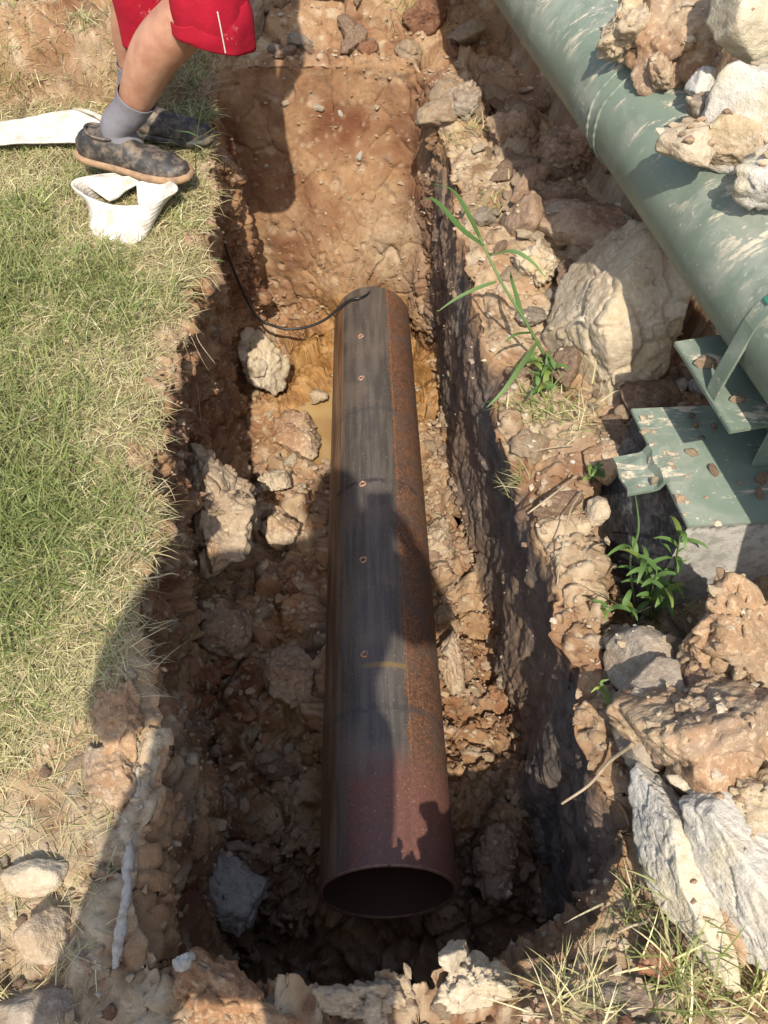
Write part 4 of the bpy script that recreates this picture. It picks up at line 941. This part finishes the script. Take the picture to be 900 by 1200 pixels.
tuft('grass_tuft', 'thin grass round the foot of the leafy weed', *tp(768, 735), 60, .03, .085, .0026, .02, .4, 47)
leafy_weed('low leafy weed in the bright green grass patch', 632, 440, [(615, 425, .02, 6, .035), (650, 432, .03, 7, .035), (640, 455, .02, 6, .03), (625, 460, .01, 6, .03)], 4)
leafy_weed('tiny dark weed on the tan faceted clod', 695, 565, [(698, 548, .02, 6, .022), (690, 560, .0, 5, .02)], 5)
root = empty('grass_plant', tuple(pix(745, 720))); prop(root, 'single upright grass stalk touching the bent green tab', 'grass plant')
b0 = np.array(root.location); X = lambda u, v, z: at(u, v, z) - b0
blade_obj('leaf', [np.zeros(3), X(738, 660, .05), X(748, 620, .10), X(744, 575, .13)], .008, GRL, root)
blade_obj('leaf', [np.zeros(3), X(720, 706, .03), X(700, 694, .05), X(682, 692, .04)], .010, GR, root)
root = empty('grass_plant', tuple(pix(716, 840))); prop(root, 'two short grass leaves left of the rounded striped clod', 'grass plant')
b0 = np.array(root.location)
blade_obj('leaf', [np.zeros(3), X(712, 815, .03), X(704, 800, .04), X(714, 796, .04)], .009, GRL, root)
blade_obj('leaf', [np.zeros(3), X(708, 812, .03), X(700, 806, .035), X(692, 812, .03)], .007, (.24, .29, .06), root)
root = empty('grass_plant', tuple(pix(230, 215))); prop(root, 'curling green seed stalk at the lawn corner behind the toe', 'grass plant')
b0 = np.array(root.location)
blade_obj('leaf', [np.zeros(3), X(230, 175, .10), X(234, 140, .16), X(241, 112, .2)], .007, GRL, root)
blade_obj('leaf', [X(232, 160, .12), X(220, 155, .13), X(205, 153, .13)], .006, GR, root)
blade_obj('leaf', [np.zeros(3), X(246, 198, .03), X(262, 190, .04)], .004, (.32, .28, .12), root)

# ------------------------------------------------------------------ roots, sticks
M['root'] = plain('dry_root', (.40, .32, .21), .8, nscale=60, c2=(.26, .19, .12), bump=.4, bscale=300)
M['limeroot'] = plain('whitish_root', (.47, .42, .35), .9, nscale=60, c2=(.30, .235, .165), bump=.8, bscale=120)
def on(u, v, h=.006): p = pix(u, v); p[2] += h; return p
_rr = np.random.RandomState(8); _rp = [on(u + _rr.uniform(-3, 3), v, _rr.uniform(-.004, .005)) for u, v in ((160, 900), (157, 930), (152, 960), (151, 985), (150, 1005), (148, 1030), (145, 1058), (141, 1085), (139, 1112), (134, 1145))]
_tv, _tq, _tt = tube(_rp, [.003, .0045, .0055, .005, .0095, .008, .0075, .009, .007, .004], 16, 150); _tv = _tv + .0045 * np.stack([fbm(_tv, 45, 4, 5, .7), fbm(_tv, 45, 4, 6, .7), .6 * fbm(_tv, 45, 4, 7, .7)], 1); _tv[:, 2] -= .004
prop(link('thick_root', npmesh('thick_root', _tv, [_tq, _tt]), M['limeroot']), 'whitish root running down the lower left trench shoulder', 'root')
def stick(label, pts, r0, r1, mat='root', name='dry_stalk'):
    prop(tube_obj(name, pts, list(np.linspace(r0, r1, len(pts))), M[mat], segs=6), label, 'stalk')
stick('pale broken stalk sticking out over the right trench wall', [on(738, 878, .02), at(715, 892, -.02), at(690, 920, -.06), at(658, 942, -.09)], .0035, .0022)
stick('long dry stalk arching down the right lip below the white pebble', [at(682, 575, .02), at(668, 600, .04), at(660, 640, .03), at(652, 690, -.03)], .0018, .0012)
stick('straight dry straw leaning towards the trench by the pebble', [at(678, 556, .0), at(650, 578, .02), at(618, 602, .01)], .0026, .0018)
stick('thin straw lying from the pebble towards the trench', [at(675, 522, .0), at(650, 524, .01), at(622, 530, -.01)], .0014, .0010)
stick('branching pale root at the near right trench edge', [on(760, 1068, .02), on(752, 1085, .03), on(735, 1090, .03), on(718, 1098, .03)], .003, .0016)
stick('short curved straw arching on the lawn', [on(103, 388, .012), on(112, 370, .03), on(130, 366, .035), on(146, 376, .02)], .0016, .0012)
stick('long pale straw lying on the lawn at the left', [on(0, 523, .015), on(28, 508, .022), on(58, 491, .018)], .0016, .0013)
stick('broken pale straw low on the lawn at the left', [on(0, 690, .012), on(30, 676, .018), on(52, 668, .02)], .0018, .0012)
stick('pale forked twig poking from the left trench edge', [on(168, 682, .01), at(185, 676, .01), at(200, 672, .01), at(210, 674, .0)], .0022, .0010)
for k, pp in enumerate([[at(215, 400, -.02), at(225, 430, -.12), at(232, 460, -.25), at(236, 500, -.35)], [at(222, 390, -.02), at(236, 420, -.08), at(246, 436, -.14)], [at(205, 360, -.01), at(225, 378, -.03), at(233, 400, -.05), at(252, 426, -.10)], [at(170, 640, -.01), at(182, 655, -.02), at(186, 690, -.06)], [at(190, 560, -.01), at(199, 572, -.02), at(206, 588, -.05)]]):
    prop(tube_obj('hanging_root', pp, [.0012] + [.0009] * (len(pp) - 1), M['root'], segs=5), 'hair thin root hanging from the left lawn edge into the trench', 'root', 'hair roots hanging from the left lawn edge')
# ------------------------------------------------------------------ white lifting sling
def sling_mat(name='white_webbing', rib=.42):
    m, nt, b = newmat(name); g = G(nt)
    uv = g.n('Attribute', attribute_name='uvw'); sx = g.n('SeparateXYZ'); g.set(sx.inputs[0], uv.outputs['Vector'])
    wv = g.math('SINE', g.math('MULTIPLY', sx.outputs[1], 48.0)); w2 = g.math('SINE', g.math('MULTIPLY', sx.outputs[0], 520.0))
    co = g.objco(False); nz = g.noise(co, 30, 4, .6)
    c = g.mix(g.rng(nz, .42, .66), (.62, .585, .52), (.44, .38, .30)); c = g.mix(g.math('MULTIPLY', g.rng(wv, .1, .9), rib), c, (.36, .30, .23))
    g.set(b.inputs['Base Color'], c); b.inputs['Roughness'].default_value = .85
    h = g.math('ADD', g.math('MULTIPLY', wv, .8), g.math('MULTIPLY', w2, .08)); g.set(b.inputs['Normal'], g.bump(h, .35, .0012)); return m
M['sling'] = sling_mat(); M['sling2'] = sling_mat('white_webbing_clean', .10)
def ribbon(name, path_a, path_b, parent, n=90, m=14, thick=.005, wob=.003, seed=0, bow=0.0, mat='sling'):
    """sheet between two edge curves, with thickness"""
    A = cat_rom(path_a, n); B = cat_rom(path_b, n); t = np.linspace(0, 1, m)
    V = A[:, None] * (1 - t)[None, :, None] + B[:, None] * t[None, :, None]
    V = V.reshape(-1, 3); T, _, _ = frames(A); nrm = np.cross(np.repeat(T, m, 0), np.repeat(B - A, m, 0)); nrm /= np.linalg.norm(nrm, axis=1)[:, None] + 1e-9
    V = V + nrm * (wob * fbm(V, 14, 3, seed) * 2 + bow * np.tile(np.sin(np.pi * t), n))[:, None]
    i_, j_ = np.meshgrid(np.arange(n - 1), np.arange(m - 1), indexing='ij'); a_ = i_ * m + j_
    Q = np.stack([a_, a_ + 1, a_ + m + 1, a_ + m], -1).reshape(-1, 4)
    me = npmesh(name, V, [Q]); s_ = np.concatenate([[0], np.cumsum(np.linalg.norm(np.diff(A, axis=0), axis=1))])
    at_ = me.attributes.new('uvw', 'FLOAT_VECTOR', 'POINT'); at_.data.foreach_set('vector', np.column_stack([np.repeat(s_, m), np.tile(t, n), np.zeros(n * m)]).astype(np.float32).ravel())
    o = link(name, me, M[mat], parent); md = o.modifiers.new('s', 'SOLIDIFY'); md.thickness = thick; md.offset = 0; return o
def build_sling():
    root = empty('lifting_sling', (-.68, 2.1, .0)); prop(root, 'white woven lifting sling lying on the lawn, its loop under the shoe', 'sling')
    o = np.array(root.location); Q = lambda u, v, z: at(u, v, z) - o
    # standing loop: upper edge and lower edge, open towards the shoe
    up_ = [Q(160, 204, .050), Q(130, 203, .060), Q(98, 207, .078), Q(84, 214, .082), Q(94, 226, .082), Q(120, 237, .080), Q(150, 241, .080), Q(182, 236, .080), Q(204, 226, .080), Q(208, 218, .078), Q(198, 212, .064), Q(176, 208, .050)]
    dn_ = [Q(150, 224, .012), Q(138, 222, .012), Q(124, 226, .010), Q(110, 236, .010), Q(106, 254, .010), Q(114, 279, .008), Q(142, 288, .008), Q(164, 283, .008), Q(180, 262, .010), Q(184, 242, .010), Q(178, 228, .012), Q(164, 224, .012)]
    ribbon('loop', up_, dn_, root, 130, 14, .006, .005, 4, .006, 'sling2')
    ribbon('folded_end', [Q(92, 211, .070), Q(112, 208, .070), Q(135, 207, .066), Q(160, 206, .060)], [Q(128, 236, .030), Q(138, 232, .030), Q(148, 224, .035), Q(166, 214, .045)], root, 30, 10, .005, .002, 6, 0, 'sling2')
    ribbon('folded_end', [Q(160, 214, .05), Q(175, 210, .058), Q(190, 210, .062), Q(204, 217, .066)], [Q(162, 240, .020), Q(172, 240, .022), Q(184, 238, .025), Q(196, 232, .03)], root, 30, 10, .005, .002, 7, 0, 'sling2')
    # length lying on the grass behind the shoe
    a_ = [Q(-60, 152, .045), Q(0, 143, .05), Q(40, 136, .06), Q(70, 130, .075), Q(100, 129, .08), Q(122, 136, .07), Q(150, 150, .05), Q(168, 168, .04)]
    b_ = [Q(-60, 178, .03), Q(0, 169, .03), Q(40, 167, .03), Q(80, 167, .03), Q(108, 168, .03), Q(130, 172, .03), Q(150, 178, .03), Q(165, 186, .03)]
    ribbon('flat_length', a_, b_, root, 90, 22, .006, .004, 8, .010)
    ribbon('folded_edge', [Q(85, 127, .085), Q(100, 128, .088), Q(118, 136, .08), Q(128, 146, .07)], [Q(98, 131, .08), Q(110, 136, .08), Q(122, 145, .07), Q(130, 152, .06)], root, 24, 6, .004, .001, 9)
build_sling()

# ------------------------------------------------------------------ people
def skin_mat(name, c):
    m, nt, b = newmat(name); g = G(nt); co = g.objco(False)
    g.set(b.inputs['Base Color'], g.mix(g.rng(g.noise(co, 22, 4, .6), .35, .7), c, (c[0] * .78, c[1] * .68, c[2] * .66)))
    b.inputs['Roughness'].default_value = .45; b.inputs['Subsurface Weight'].default_value = .12; b.inputs['Subsurface Radius'].default_value = (.012, .005, .003)
    g.set(b.inputs['Normal'], g.bump(g.noise(co, 180, 3, .6), .12, .0015)); return m
def cloth_mat(name, c, c2, mud=None):
    m, nt, b = newmat(name); g = G(nt); co = g.objco(False)
    cc = g.mix(g.rng(g.noise(co, 9, 4, .6), .35, .7), c, c2)
    if mud: cc = g.mix(g.math('MULTIPLY', g.math('MULTIPLY', g.rng(g.noise(co, 60, 5, .75), .57, .68), g.rng(g.noise(co, 8, 2, .5), .56, .66)), .7), cc, mud)
    g.set(b.inputs['Base Color'], cc); b.inputs['Roughness'].default_value = .85; b.inputs['Specular IOR Level'].default_value = .2
    g.set(b.inputs['Normal'], g.bump(g.math('ADD', g.noise(co, 18, 4, .6), g.math('MULTIPLY', g.noise(co, 500, 2, .5), .12)), .35, .012)); return m
M['skin'] = skin_mat('tanned_skin', (.40, .215, .135)); M['skin2'] = skin_mat('skin', (.42, .25, .17))
M['redcloth'] = cloth_mat('red_cloth', (.36, .008, .024), (.27, .006, .018), (.52, .36, .28))
M['sock'] = cloth_mat('grey_sock', (.20, .19, .205), (.155, .145, .155)); M['shirt'] = cloth_mat('faded_shirt', (.12, .13, .15), (.09, .10, .115)); M['trousers'] = cloth_mat('dark_trousers', (.035, .04, .055), (.025, .03, .04))
M['shoe'] = plain('muddy_black_rubber', (.026, .024, .023), .6, nscale=34, c2=(.20, .15, .105), bump=.35, bscale=90); M['sole'] = plain('gum_sole', (.34, .21, .115), .8, nscale=50, c2=(.20, .13, .075), bump=.3)
M['hair'] = plain('black_hair', (.012, .010, .009), .6, bump=.6, bscale=240); M['eye'] = plain('eye_dark', (.02, .015, .012), .2); M['eyew'] = plain('eye_white', (.7, .68, .64), .3); M['thread'] = plain('white_stitch', (.62, .55, .50), .8)
def fused(name, parts, mat, parent, voxel=.007, smooth=6):
    V, q, t = merge(parts); me = npmesh(name, V, [q, t]); o = link(name, me, mat, parent)
    md = o.modifiers.new('r', 'REMESH'); md.mode = 'VOXEL'; md.voxel_size = voxel; md.use_smooth_shade = True
    sm = o.modifiers.new('s', 'SMOOTH'); sm.factor = .5; sm.iterations = smooth
    bpy.context.view_layer.update(); nm = bpy.data.meshes.new_from_object(o.evaluated_get(bpy.context.evaluated_depsgraph_get()))
    o.modifiers.clear(); o.data = nm; nm.name = name
    if not nm.materials: nm.materials.append(mat)
    for p in nm.polygons: p.use_smooth = True
    return o
def v3(*a_): return np.array(a_, float)
def hand_parts(wr, d, palm_n, curl=.5, s=1.0):
    """palm and five fingers; d: direction of the fingers, palm_n: where the palm faces"""
    d = d / np.linalg.norm(d); n = palm_n - d * (palm_n @ d); n /= np.linalg.norm(n); sd = np.cross(d, n)
    out = [tube([wr - d * .02, wr + d * .03 * s, wr + d * .085 * s], [(.024 * s, .018 * s), (.038 * s, .016 * s), (.040 * s, .014 * s)], 14, 10, True, up=tuple(n))]
    for k, (off, L) in enumerate(((-.030, .066), (-.010, .078), (.010, .074), (.029, .058))):
        b_ = wr + d * .078 * s + sd * off * s; p = [b_]; a_ = curl * .35
        for seg in (.45, .32, .25): p.append(p[-1] + (d * math.cos(a_) + n * math.sin(a_)) * L * seg * s); a_ += curl
        out.append(tube(p, [.0092 * s, .0088 * s, .008 * s, .0065 * s], 9, 14, True, up=tuple(sd)))
    b_ = wr + d * .028 * s - sd * .030 * s; e = d * .72 - sd * .62 + n * .3; p = [b_, b_ + e * .030 * s, b_ + e * .030 * s + (d * .9 - sd * .2 + n * .4) * .030 * s, b_ + e * .03 * s + (d * .9 - sd * .1 + n * .5) * .055 * s]
    out.append(tube(p, [.0135 * s, .0115 * s, .0098 * s, .0075 * s], 9, 14, True, up=tuple(n))); return out
def head_parts(c, fwd, up, s=1.0):
    f = fwd / np.linalg.norm(fwd); u = up - f * (up @ f); u /= np.linalg.norm(u); r = np.cross(f, u)
    X = lambda a_, b_, c_: c + (r * a_ + f * b_ + u * c_) * s
    out = [tube([X(0, .005, -.118), X(0, .018, -.095), X(0, .012, -.04), X(0, -.005, .03), X(0, -.012, .08), X(0, -.012, .112)], [(.030, .040), (.050, .062), (.067, .088), (.076, .098), (.064, .080), (.02, .024)], 22, 40, True, up=tuple(f)),
           tube([X(0, .088, .022), X(0, .108, -.022), X(0, .100, -.034)], [.008, .015, .008], 10, 10), tube([X(-.024, .090, -.066), X(0, .098, -.066), X(.024, .090, -.066)], [.004, .009, .004], 8, 10),
           tube([X(-.028, .070, -.098), X(0, .086, -.100), X(.028, .070, -.098)], [.012, .018, .012], 8, 10)]
    for k in (-1, 1): out.append(tube([X(k * .072, -.012, .022), X(k * .084, -.020, .008), X(k * .076, -.010, -.032)], [.012, .015, .008], 8, 10)); out.append(tube([X(k * .014, .090, .034), X(k * .040, .082, .036)], [.007, .006], 8, 6))
    return out, X
def shoe(parent, heel, toe, name='shoe', w=1.0, z=0.0, sole='sole'):
    heel = np.asarray(heel, float); toe = np.asarray(toe, float); d = toe - heel; L = np.linalg.norm(d); d = d / L; sd = np.cross(d, (0, 0, 1)); sd /= np.linalg.norm(sd); up = np.cross(sd, d)
    sec = [(0, .022, .030), (.06, .034, .060), (.16, .039, .074), (.28, .040, .078), (.38, .040, .074), (.48, .042, .060), (.60, .047, .050), (.72, .050, .044), (.84, .046, .038), (.93, .034, .030), (1, .014, .020)]
    n = 26; V, Q = [], []
    tt = np.linspace(0, 1, 46); hw = np.interp(tt, [s[0] for s in sec], [s[1] for s in sec]) * w; hh = np.interp(tt, [s[0] for s in sec], [s[2] for s in sec])
    rnd_ = np.clip(1 - np.abs(2 * tt - 1) ** 7, 0, 1) ** .5; hw = np.interp(tt, [0, .15, .4, .7, .9, 1], [.037, .038, .040, .050, .046, .040]) * w * rnd_; hw = np.maximum(hw, .004)
    k_ = np.ones(3) / 3; hw = np.convolve(np.pad(hw, 1, 'edge'), k_, 'valid'); hh = np.convolve(np.pad(hh, 1, 'edge'), k_, 'valid')
    for a_, b_, c_ in zip(tt, hw, hh):
        for q in range(n):
            t = 2 * math.pi * q / n; x, y = math.cos(t), math.sin(t)
            px_ = b_ * np.sign(x) * abs(x) ** .75; pz = (c_ * abs(y) ** .8 if y > 0 else -.004 * abs(y))
            px_ *= 1 - .25 * max(y, 0) ** 2
            V.append(heel + d * (a_ * L) + sd * px_ + up * (.016 + pz + .0025 * math.sin(a_ * 40) * (y > .4) * (a_ > .45)))
    m = len(tt)
    for r in range(m - 1):
        for q in range(n): a_ = r * n + q; b_ = r * n + (q + 1) % n; Q.append((a_, b_, b_ + n, a_ + n))
    T = [(0, (q + 1) % n, q) for q in range(1, n - 1)] + [((m - 1) * n, (m - 1) * n + q, (m - 1) * n + q + 1) for q in range(1, n - 1)]
    up_o = link(name, npmesh(name, V, [Q, T]), M['shoe'], parent)
    cl = []                                                     # stitched collar round the opening
    for t in np.linspace(0, 2 * np.pi, 25): cl.append(heel + d * (L * (.275 + .15 * math.cos(t))) + sd * (.030 * math.sin(t)) + up * (.016 + .070 - .004 * math.cos(t) - .004 * math.sin(t) ** 2))
    tube_obj('collar', cl, [.0042] * 25, M['shoe'], up_o, segs=8, n=73)
    sm_ = [heel + d * (L * (.66 - .10 * math.cos(2 * t))) + sd * (.047 * math.sin(t)) + up * (.019 + .043 * math.cos(t)) for t in np.linspace(-1.45, 1.45, 17)]
    tube_obj('toe_seam', sm_, [.0016] * 17, M['shoe'], up_o, segs=6, n=49)
    V, Q = [], []
    prof = [(-.2, 0), (.93, 0), (1.06, .004), (1.08, .011), (1.05, .019), (.8, .021)]
    ang = np.linspace(0, 2 * np.pi, 72, endpoint=False); 
    for (k_s, z_) in prof:
        for t in ang:
            a_ = .5 - .5 * math.cos(t); wv = np.interp(a_, tt, hw) * (1 if 0 < a_ < 1 else 1)
            e = max(k_s, .0)
            V.append(heel + d * (L * (.5 + (a_ - .5) * (.4 + .62 * e if e > .5 else .4))) + sd * (math.copysign(1, math.sin(t)) * (wv * e + .004) if abs(math.sin(t)) > .02 else 0) + up * z_)
    n2 = len(ang)
    for r in range(1, len(prof) - 1):
        for q in range(n2): a_ = r * n2 + q; b_ = r * n2 + (q + 1) % n2; Q.append((a_, b_, b_ + n2, a_ + n2))
    V.append(heel + d * L * .5); c0 = len(V) - 1; T = [(c0, n2 + (q + 1) % n2, n2 + q) for q in range(n2)]
    link('sole', npmesh('sole', V, [Q, T]), M[sole], up_o)
    return d, up
def garment(name, pts, rad, mat, parent, segs=48, n=50, fold=.008, fscale=11, seed=0, tilt=None, thick=.003, up=(0, 1, 0)):
    V, q, t = tube(pts, rad, segs, n, False, up=up)
    P0 = np.repeat(cat_rom(pts, n), segs, 0); d = V - P0; d /= np.linalg.norm(d, axis=1)[:, None] + 1e-9
    V = V + d * (fold * (fbm(V * (1, 1, .45), fscale, 3, seed) * 1.6))[:, None]
    if tilt is not None: k = np.repeat(np.clip(1 - np.arange(n) / (n * .45), 0, 1), segs); V[:, 2] += k * ((V - P0) @ np.asarray(tilt))
    o = link(name, npmesh(name, V, [q]), mat, parent); md = o.modifiers.new('s', 'SOLIDIFY'); md.thickness = thick; md.offset = -1; return o, V.reshape(n, segs, 3)
def worker():
    B = v3(-.68, 2.13, 0); root = empty('person', tuple(B)); prop(root, 'person in muddy red shorts stepping on the white sling loop', 'person')
    W = lambda *p: v3(*p) - B
    ankF, kneF, hipF = W(-.695, 2.135, .145), W(-.408, 2.115, .470), W(-.47, 2.16, .86)
    ankR, kneR, hipR = W(-.70, 2.355, .115), W(-.585, 2.325, .49), W(-.50, 2.31, .86)
    mF = ankF * .45 + kneF * .55; sh = v3(-.018, 0, .014)            # the calf swells to the rear of the shin
    legF = tube([W(-.66, 2.12, .075), ankF, ankF * .8 + kneF * .2, mF + sh, ankF * .2 + kneF * .8 + sh * .5, kneF, kneF * .6 + hipF * .4, hipF], [.036, (.038, .042), (.042, .048), (.060, .068), (.062, .068), (.060, .062), .072, .085], 26, 70, up=(0, 1, 0))
    mR = ankR * .45 + kneR * .55 + v3(-.012, 0, 0)
    legR = tube([W(-.68, 2.35, .07), ankR, ankR * .8 + kneR * .2, mR, kneR, kneR * .5 + hipR * .5, hipR], [.035, .037, .041, .056, .055, .07, .085], 24, 60, up=(0, 1, 0))
    pel, chest, neck = W(-.49, 2.235, .90), W(-.40, 2.235, 1.20), W(-.33, 2.235, 1.40)
    tor = tube([W(-.49, 2.235, .82), pel, pel * .5 + chest * .5, chest, W(-.345, 2.235, 1.35), neck], [(.15, .10), (.165, .115), (.15, .10), (.185, .12), (.16, .09), (.055, .055)], 24, 50, up=(1, 0, 0))
    hd, X = head_parts(W(-.275, 2.235, 1.53), v3(.75, 0, -.65), v3(.6, 0, .8))
    nk = tube([neck, W(-.29, 2.235, 1.46)], [.055, .05], 14, 8)
    armN = [W(-.36, 2.06, 1.33), W(-.285, 2.01, 1.10), W(-.330, 2.07, .86)]; armFa = [W(-.36, 2.41, 1.33), W(-.30, 2.45, 1.08), W(-.30, 2.37, .84)]
    arms = [tube(a_, [.050, .040, .027], 14, 24) for a_ in (armN, armFa)]
    hands = hand_parts(armN[2], v3(-.10, .15, -.6), v3(-.6, .5, -.3), .35) + hand_parts(armFa[2], v3(-.05, -.1, -.6), v3(-.6, -.4, -.3), .35)
    fused('body', [legF, legR, tor, nk] + arms + hd + hands, M['skin'], root, .0065, 8)
    # clothes
    d, up = shoe(root, W(-.818, 2.150, .064), W(-.514, 2.058, .050))
    shoe(root, W(-.775, 2.375, .010), W(-.492, 2.315, .010), sole='shoe')  # rear foot: dark sole instead of gum, shade put into the colour
    cF = [W(-.66, 2.12, .075), ankF, ankF * .8 + kneF * .2, mF + sh, ankF * .2 + kneF * .8 + sh * .5, kneF]; rF = [.036, (.038, .042), (.042, .048), (.060, .068), (.062, .068), (.060, .062)]
    cR = [W(-.68, 2.35, .07), ankR, ankR * .8 + kneR * .2, mR, kneR]; rR = [.035, .037, .041, .056, .055]
    for c_, r_, frac, sd_ in ((cF, rF, .49, 3), (cR, rR, .55, 4)):
        Pp = cat_rom(c_, 60); Rr = cat_rom(np.array([[r, r, 0] if np.isscalar(r) else [*r, 0] for r in r_]), 60)[:, :2] + .0022; k_ = int(60 * frac); ids = list(range(2, k_, 3))
        Rr[ids[-1]] += .0012
        garment('sock', [Pp[q] for q in ids], [tuple(Rr[q]) for q in ids], M['sock'], root, 44, 60, .0016, 34, sd_, thick=.0018)
    o, Vg = garment('shorts', [W(-.398, 2.105, .402), W(-.402, 2.107, .45), W(-.415, 2.12, .56), W(-.44, 2.14, .72), W(-.47, 2.17, .90)], [(.084, .092), (.084, .092), (.085, .092), (.096, .10), (.12, .11)], M['redcloth'], root, 64, 70, .019, 8, 6, tilt=(-.46, 0, 0), thick=.004)
    garment('rolled_cuff', [W(-.397, 2.105, .399), W(-.400, 2.106, .425), W(-.405, 2.108, .452)], [(.089, .097), (.093, .101), (.088, .096)], M['redcloth'], o, 64, 16, .010, 10, 6, tilt=(-.46, 0, 0), thick=.004)
    pts = [Vg[k, 44] + (Vg[k, 44] - Vg[k].mean(0)) * .055 for k in range(2, 24, 2)]
    tube_obj('seam_stitch', pts, [.0016] * len(pts), M['thread'], o, segs=6)
    garment('shorts', [W(-.592, 2.318, .285), W(-.590, 2.32, .36), W(-.585, 2.322, .50), W(-.55, 2.315, .70), W(-.50, 2.30, .90)], [(.078, .084), (.079, .086), (.084, .09), (.10, .10), (.12, .11)], M['redcloth'], root, 56, 60, .010, 10, 9, thick=.004)
    garment('shorts_seat', [W(-.48, 2.235, .78), W(-.49, 2.235, .86), W(-.485, 2.235, .93), W(-.47, 2.235, 1.0)], [(.17, .125), (.185, .135), (.18, .128), (.165, .118)], M['redcloth'], root, 48, 24, .008, 9, 10, up=(1, 0, 0))
    garment('shirt', [W(-.485, 2.235, .92), pel * .5 + chest * .5, chest, W(-.345, 2.235, 1.34), neck], [(.18, .13), (.168, .118), (.20, .135), (.185, .11), (.075, .075)], M['shirt'], root, 48, 50, .010, 8, 11, up=(1, 0, 0))
    for a_ in (armN, armFa): garment('sleeve', [a_[0] + (W(-.36, 2.235, 1.33) - a_[0]) * .3, a_[0], a_[0] * .45 + a_[1] * .55], [.07, .068, .062], M['shirt'], root, 30, 24, .007, 14, 12)
    fused('hair', [tube([X(0, -.045, -.06), X(0, -.05, .0), X(0, -.03, .06), X(0, .0, .10), X(0, .01, .118)], [(.062, .045), (.078, .062), (.080, .085), (.066, .082), (.02, .02)], 20, 30, up=tuple(v3(.75, 0, -.65)))], M['hair'], root, .007, 3)
    for k in (-1, 1): ew = tube_obj('eye', [X(k * .030, .078, .016), X(k * .030, .090, .016)], [.012, .007], M['eyew'], root, segs=12, n=6); tube_obj('iris', [X(k * .030, .088, .016), X(k * .030, .0925, .016)], [.006, .004], M['eye'], ew, segs=10, n=4)
worker()
def photographer():
    """stands behind the viewpoint; the body shades the near half of the trench"""
    B = v3(-.19, -.26, 0); root = empty('person', tuple(B)); prop(root, 'person standing at the near end whose shadow falls into the trench', 'person')
    W = lambda *p: v3(*p) - v3(-.20, -.24, 0); parts = []
    legs = []
    for k in (-1, 1):
        sp = 1.55 if k < 0 else 1.0; hip, kn, an = W(-.20 + k * .10, -.27, .86), W(-.20 + k * .135 * sp, -.25, .47), W(-.20 + k * .15 * sp, -.27, .085)
        legs.append([an, kn, hip]); parts.append(tube([an - v3(0, 0, .03), an, an * .5 + kn * .5 + v3(0, -.012, 0), kn, kn * .5 + hip * .5, hip], [.036, .038, .055, .056, .072, .09], 20, 50, up=(0, 1, 0)))
    pel, chest, neck = W(-.20, -.27, .92), W(-.195, -.25, 1.20), W(-.175, -.215, 1.40)
    parts.append(tube([W(-.20, -.27, .82), pel, pel * .5 + chest * .5, chest, W(-.185, -.23, 1.34), neck], [(.16, .10), (.17, .115), (.15, .10), (.19, .12), (.17, .09), (.055, .055)], 24, 50, up=(0, 1, 0)))
    parts.append(tube([neck, W(-.155, -.19, 1.46)], [.055, .05], 14, 8))
    hd, X = head_parts(W(-.14, -.155, 1.515), v3(.15, .70, -.55), v3(0, .5, .85)); parts += hd
    armL = [W(-.385, -.22, 1.32), W(-.445, -.19, 1.03), W(-.085, -.075, 1.245)]; armR = [W(.005, -.22, 1.32), W(.145, -.17, 1.08), W(.075, -.075, 1.245)]
    arms = [tube(a_, [.052, .042, .027], 14, 30) for a_ in (armL, armR)]; parts += arms
    parts += hand_parts(armL[2], v3(.35, .30, .75), v3(.8, .1, -.2), .45) + hand_parts(armR[2], v3(-.35, .30, .75), v3(-.8, .1, -.2), .45)
    fused('body', parts, M['skin2'], root, .0075, 6)
    for an, kn, hip in legs:
        garment('trouser_leg', [an + v3(0, 0, -.03), an * .5 + kn * .5, kn, kn * .5 + hip * .5, hip + v3(0, 0, .02)], [.072, .08, .078, .092, .115], M['trousers'], root, 36, 50, .008, 9, 2)
        shoe(root, an + v3(0, -.085, -.085), an + v3(.01 * np.sign(an[0]), .19, -.085))
    garment('trouser_seat', [W(-.20, -.27, .78), pel, W(-.2, -.27, 1.0)], [(.19, .13), (.19, .135), (.17, .12)], M['trousers'], root, 48, 24, .006, 9, 3)
    garment('shirt', [W(-.20, -.27, .88), pel * .5 + chest * .5, chest, W(-.185, -.23, 1.33), neck], [(.195, .14), (.18, .125), (.205, .138), (.19, .11), (.075, .075)], M['shirt'], root, 48, 50, .010, 8, 5)
    for a_ in (armL, armR): garment('sleeve', [a_[0] + (W(-.185, -.23, 1.32) - a_[0]) * .3, a_[0], a_[0] * .4 + a_[1] * .6], [.075, .072, .066], M['shirt'], root, 30, 24, .008, 14, 7)
    fused('hair', [tube([X(0, -.045, -.06), X(0, -.05, .0), X(0, -.03, .06), X(0, .0, .10), X(0, .01, .120)], [(.062, .045), (.078, .062), (.080, .085), (.066, .082), (.02, .02)], 20, 30, up=(0, 1, 0))], M['hair'], root, .007, 3)
    for k in (-1, 1): ew = tube_obj('eye', [X(k * .030, .078, .016), X(k * .030, .090, .016)], [.012, .007], M['eyew'], root, segs=12, n=6); tube_obj('iris', [X(k * .030, .088, .016), X(k * .030, .0925, .016)], [.006, .004], M['eye'], ew, segs=10, n=4)
    ph = prism('phone', [(-.038, -.078), (.038, -.078), (.038, .078), (-.038, .078)], -.004, .004, plain('phone_glass', (.01, .01, .012), .15), None, .003)
    ph.location = v3(0, 0, CAM_H) - _F * .014 - _U * .045; ph.rotation_euler = cam.rotation_euler; prop(ph, 'dark phone held up by the person at the near end', 'phone')
photographer()
